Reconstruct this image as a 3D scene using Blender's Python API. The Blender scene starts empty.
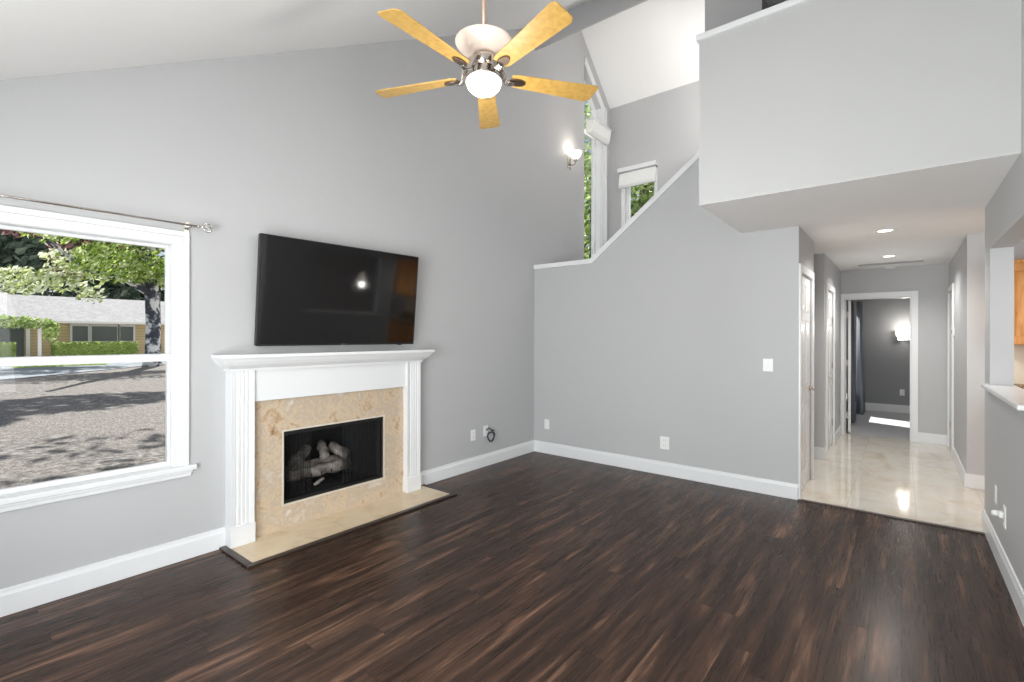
import bpy, bmesh, math, random
from mathutils import Vector, Matrix
S = bpy.context.scene
C = S.collection
R = math.radians
PI = math.pi

# ------------------------------------------------------------------ camera
YAW, ROLL, FPX, HZ = 0.67656, 0.00197, 486.06, 335.96
cam = bpy.data.cameras.new('camera')
camo = bpy.data.objects.new('camera', cam)
C.objects.link(camo)
camo.location = (0, 0, 1.45)
camo.rotation_mode = 'QUATERNION'
_q = Matrix.Rotation(YAW, 4, 'Z') @ Matrix.Rotation(PI / 2, 4, 'X') @ Matrix.Rotation(ROLL, 4, 'Z')
camo.rotation_quaternion = _q.to_quaternion()
cam.sensor_fit = 'HORIZONTAL'
cam.sensor_width = 36
cam.lens = FPX / 1024 * 36
cam.shift_y = (HZ - 341) / 1024
cam.clip_start = 0.02
cam.clip_end = 400
S.camera = camo

# ------------------------------------------------------------------ light
S.view_settings.view_transform = 'Standard'
S.view_settings.look = 'None'
S.view_settings.gamma = 1
S.view_settings.exposure = 0.2
S.view_settings.use_curve_mapping = False
w = bpy.data.worlds.new('world')
S.world = w
w.use_nodes = True
nt = w.node_tree
sky = nt.nodes.new('ShaderNodeTexSky')
sky.sky_type = 'NISHITA'
sky.sun_disc = False
sky.sun_elevation = R(48)
sky.sun_rotation = R(67)
nt.nodes['Background'].inputs['Strength'].default_value = 0.13
hsv = nt.nodes.new('ShaderNodeHueSaturation')
hsv.inputs['Saturation'].default_value = .5
nt.links.new(sky.outputs[0], hsv.inputs['Color'])
nt.links.new(hsv.outputs[0], nt.nodes['Background'].inputs[0])

def lamp(name, kind, loc, power, color=(1, 1, 1), direction=None, **kw):
    l = bpy.data.lights.new(name, kind)
    l.energy = power
    l.color = color
    for k, v in kw.items():
        setattr(l, k, v)
    o = bpy.data.objects.new(name, l)
    C.objects.link(o)
    o.location = loc
    if direction is not None:
        o.rotation_mode = 'QUATERNION'
        o.rotation_quaternion = Vector(direction).to_track_quat('-Z', 'Y')
    return o

SUN = Vector((.65, -.28, -.72))
lamp('sun', 'SUN', (-30, 20, 40), 7.8, (1, .96, .9), SUN, angle=R(.6))
lamp('fill_rear_window', 'AREA', (-1.0, -.75, 1.15), 190, (.992, .996, 1), (0, 1, .38), shape='RECTANGLE', size=2.2, size_y=2.0)  # added fill lamp outside the made-up rear window
lamp('fill_dining_window', 'AREA', (3.75, .55, 1.4), 75, (.992, .996, 1), (-1, .85, .12), shape='RECTANGLE', size=1.4, size_y=2.0)  # added fill lamp shining in through the made-up dining window

# ------------------------------------------------------------------ materials
def lin(c):
    return tuple(((x / 255) / 12.92 if x <= 10 else (((x / 255) + .055) / 1.055) ** 2.4) for x in c) + (1,)

class G:
    """small node-graph helper"""
    def __init__(s, name):
        s.m = bpy.data.materials.new(name)
        s.m.use_nodes = True
        s.t = s.m.node_tree
        s.b = s.t.nodes['Principled BSDF']
        s.out = s.t.nodes['Material Output']
    def n(s, typ, **kw):
        o = s.t.nodes.new(typ)
        for k, v in kw.items():
            setattr(o, k, v)
        return o
    def l(s, a, b):
        s.t.links.new(a, b)
    def put(s, sock, v):
        if isinstance(v, bpy.types.NodeSocket):
            s.l(v, sock)
        else:
            sock.default_value = v
    def math(s, op, a, b=None, c=None):
        o = s.n('ShaderNodeMath', operation=op)
        s.put(o.inputs[0], a)
        if b is not None: s.put(o.inputs[1], b)
        if c is not None: s.put(o.inputs[2], c)
        return o.outputs[0]
    def coords(s):
        tc = s.n('ShaderNodeTexCoord')
        return tc.outputs['Object']
    def scale(s, v, sc):
        mp = s.n('ShaderNodeMapping')
        mp.inputs['Scale'].default_value = sc
        s.l(v, mp.inputs['Vector'])
        return mp.outputs[0]
    def noise(s, v, scale=5, detail=4, rough=.55, dist=0):
        o = s.n('ShaderNodeTexNoise')
        s.l(v, o.inputs['Vector'])
        o.inputs['Scale'].default_value = scale
        o.inputs['Detail'].default_value = detail
        o.inputs['Roughness'].default_value = rough
        o.inputs['Distortion'].default_value = dist
        return o.outputs['Fac']
    def ramp(s, f, stops):
        o = s.n('ShaderNodeValToRGB')
        e = o.color_ramp.elements
        while len(e) < len(stops): e.new(.5)
        for el, (p, c) in zip(e, stops):
            el.position = p
            el.color = c if len(c) == 4 else lin(c)
        s.l(f, o.inputs[0])
        return o.outputs[0]
    def mix(s, f, a, b, mode='MIX'):
        o = s.n('ShaderNodeMix', data_type='RGBA', blend_type=mode)
        s.put(o.inputs[0], f); s.put(o.inputs[6], a); s.put(o.inputs[7], b)
        return o.outputs[2]
    def bump(s, h, strength=.2, dist=.01):
        o = s.n('ShaderNodeBump')
        o.inputs['Strength'].default_value = strength
        o.inputs['Distance'].default_value = dist
        s.l(h, o.inputs['Height'])
        s.l(o.outputs[0], s.b.inputs['Normal'])
    def set(s, **kw):
        for k, v in kw.items():
            s.put(s.b.inputs[k], v)
        return s

def paint(name, rgb, rough=.6, bump=.0, bscale=120, metal=0, var=0.03, spec=.5):
    g = G(name)
    v = g.coords()
    f = g.noise(v, 3.0, 3)
    c = lin(rgb)
    c2 = tuple(x * (1 - var) for x in c[:3]) + (1,)
    g.set(**{'Base Color': g.mix(f, c2, c), 'Roughness': rough, 'Metallic': metal, 'Specular IOR Level': spec})
    if bump:
        g.bump(g.noise(v, bscale, 3), bump, .004)
    return g.m

def emit(name, rgb, strength):
    g = G(name)
    g.set(**{'Base Color': lin(rgb), 'Emission Color': lin(rgb), 'Emission Strength': strength, 'Roughness': .3})
    return g.m

def thin_glass(name, tint=(250, 252, 252), gloss=1.0, rough=.0):
    g = G(name)
    tr = g.n('ShaderNodeBsdfTransparent'); tr.inputs[0].default_value = lin(tint)
    gl = g.n('ShaderNodeBsdfGlossy'); gl.inputs['Roughness'].default_value = rough
    fr = g.n('ShaderNodeFresnel'); fr.inputs[0].default_value = 1.45
    mx = g.n('ShaderNodeMixShader')
    geo = g.n('ShaderNodeNewGeometry')   # only the outer face reflects
    g.l(g.math('MULTIPLY', g.math('MULTIPLY', fr.outputs[0], gloss), g.math('SUBTRACT', 1.0, geo.outputs['Backfacing'])), mx.inputs[0])
    g.l(tr.outputs[0], mx.inputs[1]); g.l(gl.outputs[0], mx.inputs[2])
    g.l(mx.outputs[0], g.out.inputs[0])
    return g.m

M = {}
M['wall'] = paint('grey_wall_paint', (190, 190, 191), .55, .04, 160)
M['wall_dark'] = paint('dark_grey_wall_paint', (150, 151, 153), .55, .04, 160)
M['ceil'] = paint('ceiling_paint', (248, 247, 246), .75, .12, 90)
M['balcony'] = paint('balcony_paint', (192, 192, 191), .7, .08, 90)
M['trim'] = paint('white_trim_paint', (233, 234, 235), .3)
M['door'] = paint('white_door_paint', (232, 231, 230), .25)
M['plastic'] = paint('white_plastic', (240, 240, 238), .3)
M['slot'] = paint('dark_slot', (60, 60, 60), .5)
M['nickel'] = paint('brushed_nickel', (196, 188, 180), .22, 0, 1, 1)
M['chrome'] = paint('chrome', (215, 213, 210), .12, 0, 1, 1)
M['bronze'] = paint('dark_bronze', (120, 104, 92), .3, 0, 1, .9)
M['black'] = paint('black_plastic', (16, 16, 17), .35)
M['steel_black'] = paint('black_steel', (22, 22, 23), .45)
M['screen'] = paint('tv_screen', (9, 9, 10), .06, spec=.75)
M['cable'] = paint('dark_cable', (38, 40, 52), .4)
M['firebox'] = paint('firebox_soot', (52, 53, 54), .85, .3, 60)
M['edge'] = paint('dark_wood_edge', (52, 40, 34), .35)
M['hinge'] = paint('satin_hinge', (150, 146, 142), .35, 0, 1, 1)
M['blind'] = paint('white_blind_fabric', (240, 240, 238), .6, .1, 200)
M['glass'] = thin_glass('window_glass', gloss=.45)
M['fire_glass'] = thin_glass('smoked_glass', (232, 233, 234), .8, .03)
M['globe'] = emit('lit_globe_glass', (255, 250, 242), 1.6)
M['bowl'] = emit('uplight_bowl_glass', (246, 228, 214), .1)
M['bulb'] = emit('lit_lamp', (255, 246, 232), 5)
M['shade_lit'] = emit('lit_glass_shade', (255, 246, 230), 1.6)
M['cabinet'] = None

def m_floor():
    g = G('dark_plank_floor')
    v = g.coords()
    sp = g.n('ShaderNodeSeparateXYZ'); g.l(v, sp.inputs[0])
    x, y = sp.outputs[0], sp.outputs[1]
    W, Ln = .13, 1.22
    rx = g.math('DIVIDE', x, W)
    row = g.math('FLOOR', rx)
    wn = g.n('ShaderNodeTexWhiteNoise', noise_dimensions='1D'); g.l(row, wn.inputs['W'])
    ry = g.math('ADD', g.math('DIVIDE', y, Ln), g.math('MULTIPLY', wn.outputs['Value'], 7.31))
    idx = g.math('FLOOR', ry)
    cb = g.n('ShaderNodeCombineXYZ'); g.l(row, cb.inputs[0]); g.l(idx, cb.inputs[1])
    w2 = g.n('ShaderNodeTexWhiteNoise', noise_dimensions='2D'); g.l(cb.outputs[0], w2.inputs['Vector'])
    rnd = w2.outputs['Value']
    # streak coordinates: shifted per plank so grain breaks at each board
    c2 = g.n('ShaderNodeCombineXYZ')
    g.l(g.math('ADD', g.math('MULTIPLY', x, 15.0), g.math('MULTIPLY', rnd, 40.0)), c2.inputs[0])
    g.l(g.math('ADD', g.math('MULTIPLY', y, 1.15), g.math('MULTIPLY', rnd, 90.0)), c2.inputs[1])
    g.l(g.math('MULTIPLY', rnd, 13.0), c2.inputs[2])
    streak = g.noise(c2.outputs[0], 1.0, 5, .6, .35)
    c3 = g.n('ShaderNodeCombineXYZ')
    g.l(g.math('ADD', g.math('MULTIPLY', x, 95.0), g.math('MULTIPLY', rnd, 70.0)), c3.inputs[0])
    g.l(g.math('MULTIPLY', y, 3.2), c3.inputs[1])
    fine = g.noise(c3.outputs[0], 1.0, 3, .6)
    base = g.ramp(streak, [(.30, (38, 29, 25)), (.46, (58, 44, 37)), (.57, (82, 61, 50)), (.68, (122, 92, 74)), (.80, (168, 130, 106))])
    base = g.mix(g.math('MULTIPLY', fine, .5), base, lin((34, 26, 24)), 'MULTIPLY')
    base = g.mix(.55, base, g.mix(fine, lin((34, 26, 22)), lin((88, 67, 55))), 'MIX')
    tone = g.math('MULTIPLY_ADD', rnd, .42, .76)
    hs = g.n('ShaderNodeHueSaturation'); hs.inputs['Saturation'].default_value = 1.05
    g.l(tone, hs.inputs['Value']); g.l(base, hs.inputs['Color'])
    base2 = g.mix(.6, hs.outputs[0], g.ramp(streak, [(.30, (36, 28, 24)), (.46, (54, 41, 35)), (.58, (82, 61, 50)), (.71, (142, 107, 87))]))
    fx = g.math('ABSOLUTE', g.math('SUBTRACT', g.math('FRACT', rx), .5))
    fy = g.math('ABSOLUTE', g.math('SUBTRACT', g.math('FRACT', ry), .5))
    sx = g.math('GREATER_THAN', fx, .488)
    sy = g.math('GREATER_THAN', fy, .4985)
    seam = g.math('MAXIMUM', sx, sy)
    col = g.mix(g.math('MULTIPLY', seam, .75), base2, lin((22, 17, 16)))
    g.set(**{'Base Color': col, 'Roughness': g.math('MULTIPLY_ADD', fine, .12, .22), 'Specular IOR Level': .15})
    g.bump(g.math('SUBTRACT', g.math('MULTIPLY', fine, .12), seam), .25, .003)
    return g.m
M['floor'] = m_floor()

def m_tile(name, cols, W, ox, oy, rough, scale=2.2, grout=(196, 184, 168)):
    g = G(name)
    v = g.coords()
    sp = g.n('ShaderNodeSeparateXYZ'); g.l(v, sp.inputs[0])
    rx = g.math('DIVIDE', g.math('SUBTRACT', sp.outputs[0], ox), W)
    ry = g.math('DIVIDE', g.math('SUBTRACT', sp.outputs[1], oy), W)
    cb = g.n('ShaderNodeCombineXYZ'); g.l(g.math('FLOOR', rx), cb.inputs[0]); g.l(g.math('FLOOR', ry), cb.inputs[1])
    wn = g.n('ShaderNodeTexWhiteNoise', noise_dimensions='2D'); g.l(cb.outputs[0], wn.inputs['Vector'])
    va = g.n('ShaderNodeVectorMath', operation='MULTIPLY_ADD')
    g.l(wn.outputs['Color'], va.inputs[0]); va.inputs[1].default_value = (9, 9, 9); g.l(g.scale(v, (1.6, .9, 1)), va.inputs[2])
    f = g.noise(va.outputs[0], scale, 6, .6, .8)
    col = g.ramp(f, cols)
    fx = g.math('ABSOLUTE', g.math('SUBTRACT', g.math('FRACT', rx), .5))
    fy = g.math('ABSOLUTE', g.math('SUBTRACT', g.math('FRACT', ry), .5))
    seam = g.math('GREATER_THAN', g.math('MAXIMUM', fx, fy), .494)
    col = g.mix(g.math('MULTIPLY', seam, .6), col, lin(grout))
    g.set(**{'Base Color': col, 'Roughness': rough})
    g.bump(g.math('SUBTRACT', 1.0, seam), .15, .002)
    return g.m
M['tile'] = m_tile('travertine_tile', [(.28, (204, 188, 164)), (.42, (222, 213, 198)), (.55, (230, 225, 215)), (.75, (214, 207, 198))], .457, .09, 4.9, .06)

def m_marble(name, stops, scale=9, rough=.25):
    g = G(name)
    v = g.coords()
    f = g.noise(v, scale, 8, .62, .6)
    f2 = g.noise(v, scale * 3.1, 5, .6)
    f3 = g.noise(v, scale * .4, 4, .5, .5)
    k = g.math('ADD', g.math('MULTIPLY', f, .55), g.math('MULTIPLY_ADD', f2, .2, g.math('MULTIPLY', f3, .25)))
    g.set(**{'Base Color': g.ramp(k, stops), 'Roughness': rough})
    return g.m
M['marble'] = m_marble('beige_marble', [(.34, (146, 112, 80)), (.41, (184, 156, 126)), (.48, (206, 187, 162)), (.54, (190, 172, 152)), (.60, (204, 190, 172)), (.66, (216, 210, 204))])
M['hearth'] = m_marble('honed_beige_marble', [(.35, (202, 178, 146)), (.5, (222, 202, 172)), (.65, (228, 212, 186))], 4, .3)
M['granite'] = m_marble('brown_granite', [(.35, (70, 58, 46)), (.5, (150, 124, 92)), (.62, (196, 176, 146))], 40, .15)
M['backsplash'] = m_tile('cream_backsplash', [(.3, (214, 196, 172)), (.6, (232, 220, 202))], .1, 0, 0, .25)
M['carpet'] = paint('pale_carpet', (196, 197, 200), .95, .5, 260)

def m_wood(name, stops, sc, rough=.35):
    g = G(name)
    v = g.coords()
    f = g.noise(g.scale(v, sc), 1, 5, .6, .4)
    g.set(**{'Base Color': g.ramp(f, stops), 'Roughness': rough})
    return g.m
M['blade'] = m_wood('maple_blade', [(.3, (170, 132, 64)), (.5, (188, 149, 77)), (.7, (198, 160, 90))], (30, 30, 30), .35)
M['cabinet'] = m_wood('honey_oak', [(.3, (190, 124, 62)), (.5, (214, 150, 84)), (.7, (226, 168, 104))], (40, 40, 4), .4)
M['log'] = m_wood('ceramic_log', [(.3, (96, 86, 80)), (.5, (176, 164, 154)), (.68, (226, 216, 206))], (9, 9, 9), .9)
M['curtain'] = paint('slate_curtain', (134, 139, 150), .85, .2, 300)

# outdoors
def m_mulch():
    g = G('mulch_ground')
    v = g.coords()
    f = g.noise(v, 9, 8, .75)
    f2 = g.noise(v, .35, 4, .6)
    f3 = g.noise(g.scale(v, (3.2, 5, 1)), 6, 6, .8)
    a = g.ramp(f, [(.33, (58, 54, 52)), (.46, (118, 113, 109)), (.56, (156, 151, 147)), (.7, (202, 198, 195))])
    b = g.ramp(f3, [(.35, (72, 64, 60)), (.5, (136, 129, 125)), (.65, (190, 185, 180))])
    c = g.mix(g.ramp(f2, [(.4, (0, 0, 0)), (.6, (255, 255, 255))]), a, b)
    g.set(**{'Base Color': c, 'Roughness': 1.0, 'Specular IOR Level': .1})
    g.bump(f, .9, .05)
    return g.m
M['mulch'] = m_mulch()
M['asphalt'] = paint('asphalt', (136, 142, 150), .9, .3, 30)
M['concrete'] = paint('concrete', (204, 202, 200), .9, .2, 20)
def m_leaf(name, stops, trans=.25):
    g = G(name)
    oi = g.n('ShaderNodeNewGeometry')
    g.set(**{'Base Color': g.ramp(oi.outputs['Random Per Island'], stops), 'Roughness': .55, 'Specular IOR Level': .3})
    tl = g.n('ShaderNodeBsdfTranslucent')
    g.l(g.ramp(oi.outputs['Random Per Island'], stops), tl.inputs[0])
    mx = g.n('ShaderNodeMixShader'); mx.inputs[0].default_value = trans
    g.l(g.b.outputs[0], mx.inputs[1]); g.l(tl.outputs[0], mx.inputs[2]); g.l(mx.outputs[0], g.out.inputs[0])
    return g.m
M['leaf_mix'] = m_leaf('sycamore_leaves', [(0, (72, 92, 40)), (.25, (124, 154, 58)), (.55, (178, 202, 96)), (.8, (214, 222, 156)), (1, (236, 236, 216))], .6)
M['leaf_pale'] = m_leaf('pale_leaves', [(0, (124, 144, 74)), (.3, (196, 206, 138)), (.65, (232, 234, 206)), (1, (244, 244, 232))], .4)
M['leaf_plum'] = m_leaf('plum_leaves', [(0, (60, 34, 34)), (.5, (104, 62, 60)), (.9, (168, 128, 122)), (1, (200, 176, 168))])
M['leaf_dark'] = m_leaf('dark_leaves', [(0, (26, 42, 30)), (.5, (62, 82, 62)), (1, (130, 146, 124))], .1)
M['leaf_green'] = m_leaf('green_leaves', [(0, (92, 116, 58)), (.4, (160, 186, 104)), (.8, (212, 224, 160)), (1, (240, 242, 216))], .65)
M['leaf_hedge'] = m_leaf('hedge_leaves', [(0, (120, 144, 64)), (.5, (176, 198, 104)), (1, (222, 232, 166))], .4)
def m_bark(name):
    g = G(name)
    v = g.coords()
    f = g.noise(v, 2.6, 4, .5)
    g.set(**{'Base Color': g.ramp(f, [(.44, (64, 66, 76)), (.5, (128, 130, 138)), (.56, (226, 224, 220))]), 'Roughness': .9})
    return g.m
M['bark'] = m_bark('mottled_bark')
M['bark_dark'] = paint('brown_bark', (92, 80, 70), .9, .4, 20)
M['roof'] = m_tile('shingle_roof', [(.35, (152, 149, 151)), (.5, (168, 165, 167)), (.65, (182, 179, 180))], .4, 0, 0, .9, 3, (176, 172, 174))
def m_siding():
    g = G('tan_siding')
    v = g.coords()
    sp = g.n('ShaderNodeSeparateXYZ'); g.l(v, sp.inputs[0])
    fr = g.math('FRACT', g.math('DIVIDE', sp.outputs[2], .22))
    g.set(**{'Base Color': g.mix(g.math('GREATER_THAN', fr, .9), lin((206, 182, 138)), lin((150, 128, 92))), 'Roughness': .8})
    return g.m
M['siding'] = m_siding()
M['house_glass'] = paint('house_window_glass', (74, 84, 84), .15)
M['house_trim'] = paint('house_trim', (226, 222, 216), .6)

# ------------------------------------------------------------------ mesh helpers
class B:
    def __init__(s, o=(0, 0, 0)):
        s.bm = bmesh.new(); s.o = Vector(o)
    def V(s, p): return s.bm.verts.new(Vector(p) - s.o)
    def box(s, a, b):
        x0, y0, z0 = (min(a[i], b[i]) for i in range(3)); x1, y1, z1 = (max(a[i], b[i]) for i in range(3))
        v = [s.V(p) for p in ((x0, y0, z0), (x1, y0, z0), (x1, y1, z0), (x0, y1, z0), (x0, y0, z1), (x1, y0, z1), (x1, y1, z1), (x0, y1, z1))]
        for f in ((3, 2, 1, 0), (4, 5, 6, 7), (0, 1, 5, 4), (1, 2, 6, 5), (2, 3, 7, 6), (3, 0, 4, 7)):
            s.bm.faces.new([v[i] for i in f])
        return s
    def prism(s, pts, d):
        """closed polygon pts (3-D) pushed along vector d"""
        d = Vector(d)
        a = [s.V(p) for p in pts]; b = [s.V(Vector(p) + d) for p in pts]
        n = len(pts)
        s.bm.faces.new(a); s.bm.faces.new(b[::-1])
        for i in range(n):
            s.bm.faces.new([a[i], b[i], b[(i + 1) % n], a[(i + 1) % n]])
        return s
    def lathe(s, c, prof, seg=24, axis='Z', smooth=True):
        """prof: list of (radius, height) from c along axis"""
        c = Vector(c); rings = []
        for r, h in prof:
            ring = []
            for k in range(seg):
                a = 2 * PI * k / seg
                u, v_ = r * math.cos(a), r * math.sin(a)
                p = {'Z': (u, v_, h), 'Y': (v_, h, u), 'X': (h, u, v_)}[axis]
                ring.append(s.V(c + Vector(p)))
            rings.append(ring)
        fs = []
        for i in range(len(rings) - 1):
            for k in range(seg):
                fs.append(s.bm.faces.new([rings[i][k], rings[i][(k + 1) % seg], rings[i + 1][(k + 1) % seg], rings[i + 1][k]]))
        for ring, flip in ((rings[0], True), (rings[-1], False)):
            fs.append(s.bm.faces.new(ring[::-1] if flip else ring))
        if smooth:
            for f in fs[:-2]: f.smooth = True
        return s
    def tube(s, pts, r, seg=10, closed=False, radii=None):
        pts = [Vector(p) for p in pts]; n = len(pts); rings = []
        up = Vector((0, 0, 1))
        for i, p in enumerate(pts):
            t = (pts[(i + 1) % n] - pts[i - 1]) if closed else (pts[min(i + 1, n - 1)] - pts[max(i - 1, 0)])
            t.normalize()
            a = t.cross(up if abs(t.z) < .9 else Vector((1, 0, 0))).normalized(); b = t.cross(a)
            rr = radii[i] if radii else r
            rings.append([s.V(p + a * rr * math.cos(2 * PI * k / seg) + b * rr * math.sin(2 * PI * k / seg)) for k in range(seg)])
        for i in range(n if closed else n - 1):
            A, D = rings[i], rings[(i + 1) % n]
            for k in range(seg):
                s.bm.faces.new([A[k], A[(k + 1) % seg], D[(k + 1) % seg], D[k]]).smooth = True
        if not closed:
            s.bm.faces.new(rings[0][::-1]); s.bm.faces.new(rings[-1])
        return s
    def leaves(s, rng, c, rad, n, size, shell=.0, keep=None):
        c = Vector(c)
        for _ in range(n):
            while True:
                p = Vector((rng.uniform(-1, 1), rng.uniform(-1, 1), rng.uniform(-1, 1)))
                if shell <= p.length <= 1: break
            p = c + Vector((p.x * rad[0], p.y * rad[1], p.z * rad[2]))
            if keep and not keep(p): continue
            q = Vector((rng.gauss(0, 1), rng.gauss(0, 1), rng.gauss(0, 1))).normalized()
            a = q.orthogonal().normalized(); b = q.cross(a)
            z = size * rng.uniform(.6, 1.3)
            v = [s.V(p + a * z), s.V(p + b * z * .5 + q * z * .15), s.V(p - a * z), s.V(p - b * z * .5 + q * z * .15)]
            s.bm.faces.new(v)
        return s
    def make(s, name, mat, parent=None, bevel=0, seg=2, smooth=False):
        bmesh.ops.recalc_face_normals(s.bm, faces=s.bm.faces)
        me = bpy.data.meshes.new(name)
        s.bm.to_mesh(me); s.bm.free()
        me.materials.append(mat)
        if smooth:
            for p in me.polygons: p.use_smooth = True
        o = bpy.data.objects.new(name, me)
        C.objects.link(o)
        if parent is not None: o.parent = parent
        elif s.o.length: o.location = s.o
        if bevel:
            m = o.modifiers.new('bevel', 'BEVEL'); m.width = bevel; m.segments = seg; m.limit_method = 'ANGLE'
        return o

def thing(name, label, cat, loc=(0, 0, 0), rz=0, group=None):
    o = bpy.data.objects.new(name, None)
    o.empty_display_size = .1
    C.objects.link(o)
    o.location = loc; o.rotation_euler = (0, 0, rz)
    tag(o, label, cat, group)
    return o
def tag(o, label=None, cat=None, group=None, kind=None):
    if label: o['label'] = label
    if cat: o['category'] = cat
    if group: o['group'] = group
    if kind: o['kind'] = kind
    return o
def dup(o, parent=None):
    c = o.copy(); C.objects.link(c)
    if parent is not None: c.parent = parent
    for ch in list(o.children): dup(ch, c)
    return c
def struct(o, label=None, cat='structure'):
    o['kind'] = 'structure'
    if label: o['label'] = label; o['category'] = cat
    return o
def bx(name, a, b, mat, bevel=0, label=None, cat='wall'):
    return struct(B().box(a, b).make(name, mat, None, bevel), label, cat)

# ------------------------------------------------------------------ key dimensions
XL, YB, XR, XH, ZS = -3.625, 4.963, .491, -.719, 2.433
YR = -.42                     # rear wall, behind the camera
YF, YS = 8.72, 6.99           # far hall wall, stair back wall
def zc(y): return 2.597 + .5545 * y
RIDGE_Y = 6.02; RIDGE_Z = zc(RIDGE_Y)
def zb(y): return 5.057 + .905 * (YS - y)

# ------------------------------------------------------------------ floors and ceilings
bx('floor', (XL - .15, YR - .15, -.12), (3.6, YB, 0), M['floor'], 0, 'dark brown wood plank floor of the living room', 'floor')
bx('floor_hall', (-1.7, YB, -.12), (3.6, YF + .12, 0), M['tile'], 0, 'cream travertine tile floor of the hallway', 'floor')
bx('floor_bedroom', (-.95, YF + .12, -.12), (3.0, 12.0, 0), M['carpet'], 0, 'pale carpeted floor of the far bedroom', 'floor')
bx('floor_landing', (XL, YB + .12, 1.3), (-1.74, YS, 1.4), M['carpet'], 0)
b = B()
b.prism([(XL - .15, YR - .2, zc(YR - .2)), (XL - .15, RIDGE_Y, RIDGE_Z), (XL - .15, RIDGE_Y, RIDGE_Z + .2), (XL - .15, YR - .2, zc(YR - .2) + .2)], (7.4, 0, 0))
struct(b.make('ceiling', M['ceil']), 'white sloping ceiling rising over the fireplace wall', 'ceiling')
b = B()
b.prism([(XL - .15, RIDGE_Y, RIDGE_Z), (XL - .15, YS + .15, zb(YS + .15)), (XL - .15, YS + .15, zb(YS + .15) + .2), (XL - .15, RIDGE_Y, RIDGE_Z + .2)], (7.4, 0, 0))
struct(b.make('ceiling_stair', M['ceil']), 'white sloping ceiling above the stairwell', 'ceiling')
bx('ceiling_hall', (XH - 1.0, YB + .12, ZS), (3.6, YF + .12, ZS + .12), M['ceil'], 0, 'flat white hallway ceiling with recessed lights', 'ceiling')

bx('ceiling_bedroom', (-.86, YF + .12, ZS), (3.0, 12.0, ZS + .12), M['ceil'])
# ------------------------------------------------------------------ left wall with the two windows
T = .15
W1 = dict(y0=-.16, y1=1.073, z0=.60, z1=2.045)           # rough opening of the picture window
W2 = dict(y0=6.19, y1=6.70, z0=2.30, z1=4.5)           # tall stair window, sloping head
def w2top(y): return zb(y) - .36
b = B()
X0 = XL - T
def lw(pts): b.prism([(XL, y, z) for y, z in pts], (-T, 0, 0))
lw([(YR, -.1), (W1['y0'], -.1), (W1['y0'], zc(W1['y0'])), (YR, zc(YR))])
lw([(W1['y0'], -.1), (W1['y1'], -.1), (W1['y1'], W1['z0']), (W1['y0'], W1['z0'])])
lw([(W1['y0'], W1['z1']), (W1['y1'], W1['z1']), (W1['y1'], zc(W1['y1'])), (W1['y0'], zc(W1['y0']))])
lw([(W1['y1'], -.1), (1.75, -.1), (1.75, zc(1.75)), (W1['y1'], zc(W1['y1']))])
lw([(1.75, -.1), (2.65, -.1), (2.65, .19), (1.75, .19)])          # below and above the firebox recess
lw([(1.75, .74), (2.65, .74), (2.65, zc(2.65)), (1.75, zc(1.75))])
lw([(2.65, -.1), (W2['y0'], -.1), (W2['y0'], zb(W2['y0'])), (RIDGE_Y, RIDGE_Z), (2.65, zc(2.65))])
lw([(W2['y0'], -.1), (W2['y1'], -.1), (W2['y1'], W2['z0']), (W2['y0'], W2['z0'])])
lw([(W2['y0'], w2top(W2['y0'])), (W2['y1'], w2top(W2['y1'])), (W2['y1'], zb(W2['y1'])), (W2['y0'], zb(W2['y0']))])
lw([(W2['y1'], -.1), (YS, -.1), (YS, zb(YS)), (W2['y1'], zb(W2['y1']))])
struct(b.make('wall_left', M['wall']), 'tall light grey wall holding the fireplace and television', 'wall')

# back wall: half wall rising with the stair, solid part, part above the hall
b = B()
def bw(pts): b.prism([(x, YB, z) for x, z in pts], (0, .12, 0))
XO = -1.536                                                # right edge of the opening above the half wall
def zh(x): return 2.29 if x < -2.80 else 2.29 + .775 * (x + 2.80)
b.box((-.86, YB, -.1), (XH, YB + .06, ZS))
bw([(XL, -.1), (-.86, -.1), (-.86, ZS), (XO, ZS), (XO, zh(XO)), (-2.80, zh(-2.8)), (XL, 2.29)])
bw([(XO, ZS), (XR + .12, ZS), (XR + .12, 2.75), (XO, 2.75)])
bw([(XO, 2.75), (-1.019, 2.75), (-1.019, 5.06), (XO, 5.06)])
bw([(.2, 2.75), (3.6, 2.75), (3.6, 5.06), (.2, 5.06)])
struct(b.make('wall_back', M['wall']), 'light grey half wall rising diagonally along the stairs', 'wall')
b = B()
b.prism([(XL, YB, 5.06), (XL, YB, zc(YB) + .02), (XL, YB + .02, zc(YB + .02) + .02), (XL, YB + .02, 5.06)], (7.2, 0, 0))
struct(b.make('wall_header', M['wall']), 'grey header beam crossing below the sloping ceiling', 'wall')
# white cap on the half wall
b = B()
c0, c1 = .055, .02
b.prism([(XL, YB - c1, 2.29), (-2.80 + .0, YB - c1, 2.29), (XO - .003, YB - c1, zh(XO)), (XO - .003, YB - c1, zh(XO) + c0 * 1.25), (-2.82, YB - c1, 2.29 + c0), (XL, YB - c1, 2.29 + c0)], (0, .12 + 2 * c1, 0))
struct(b.make('trim_1', M['trim'], None, .004), 'white cap along the half wall and stair slope', 'trim')
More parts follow.
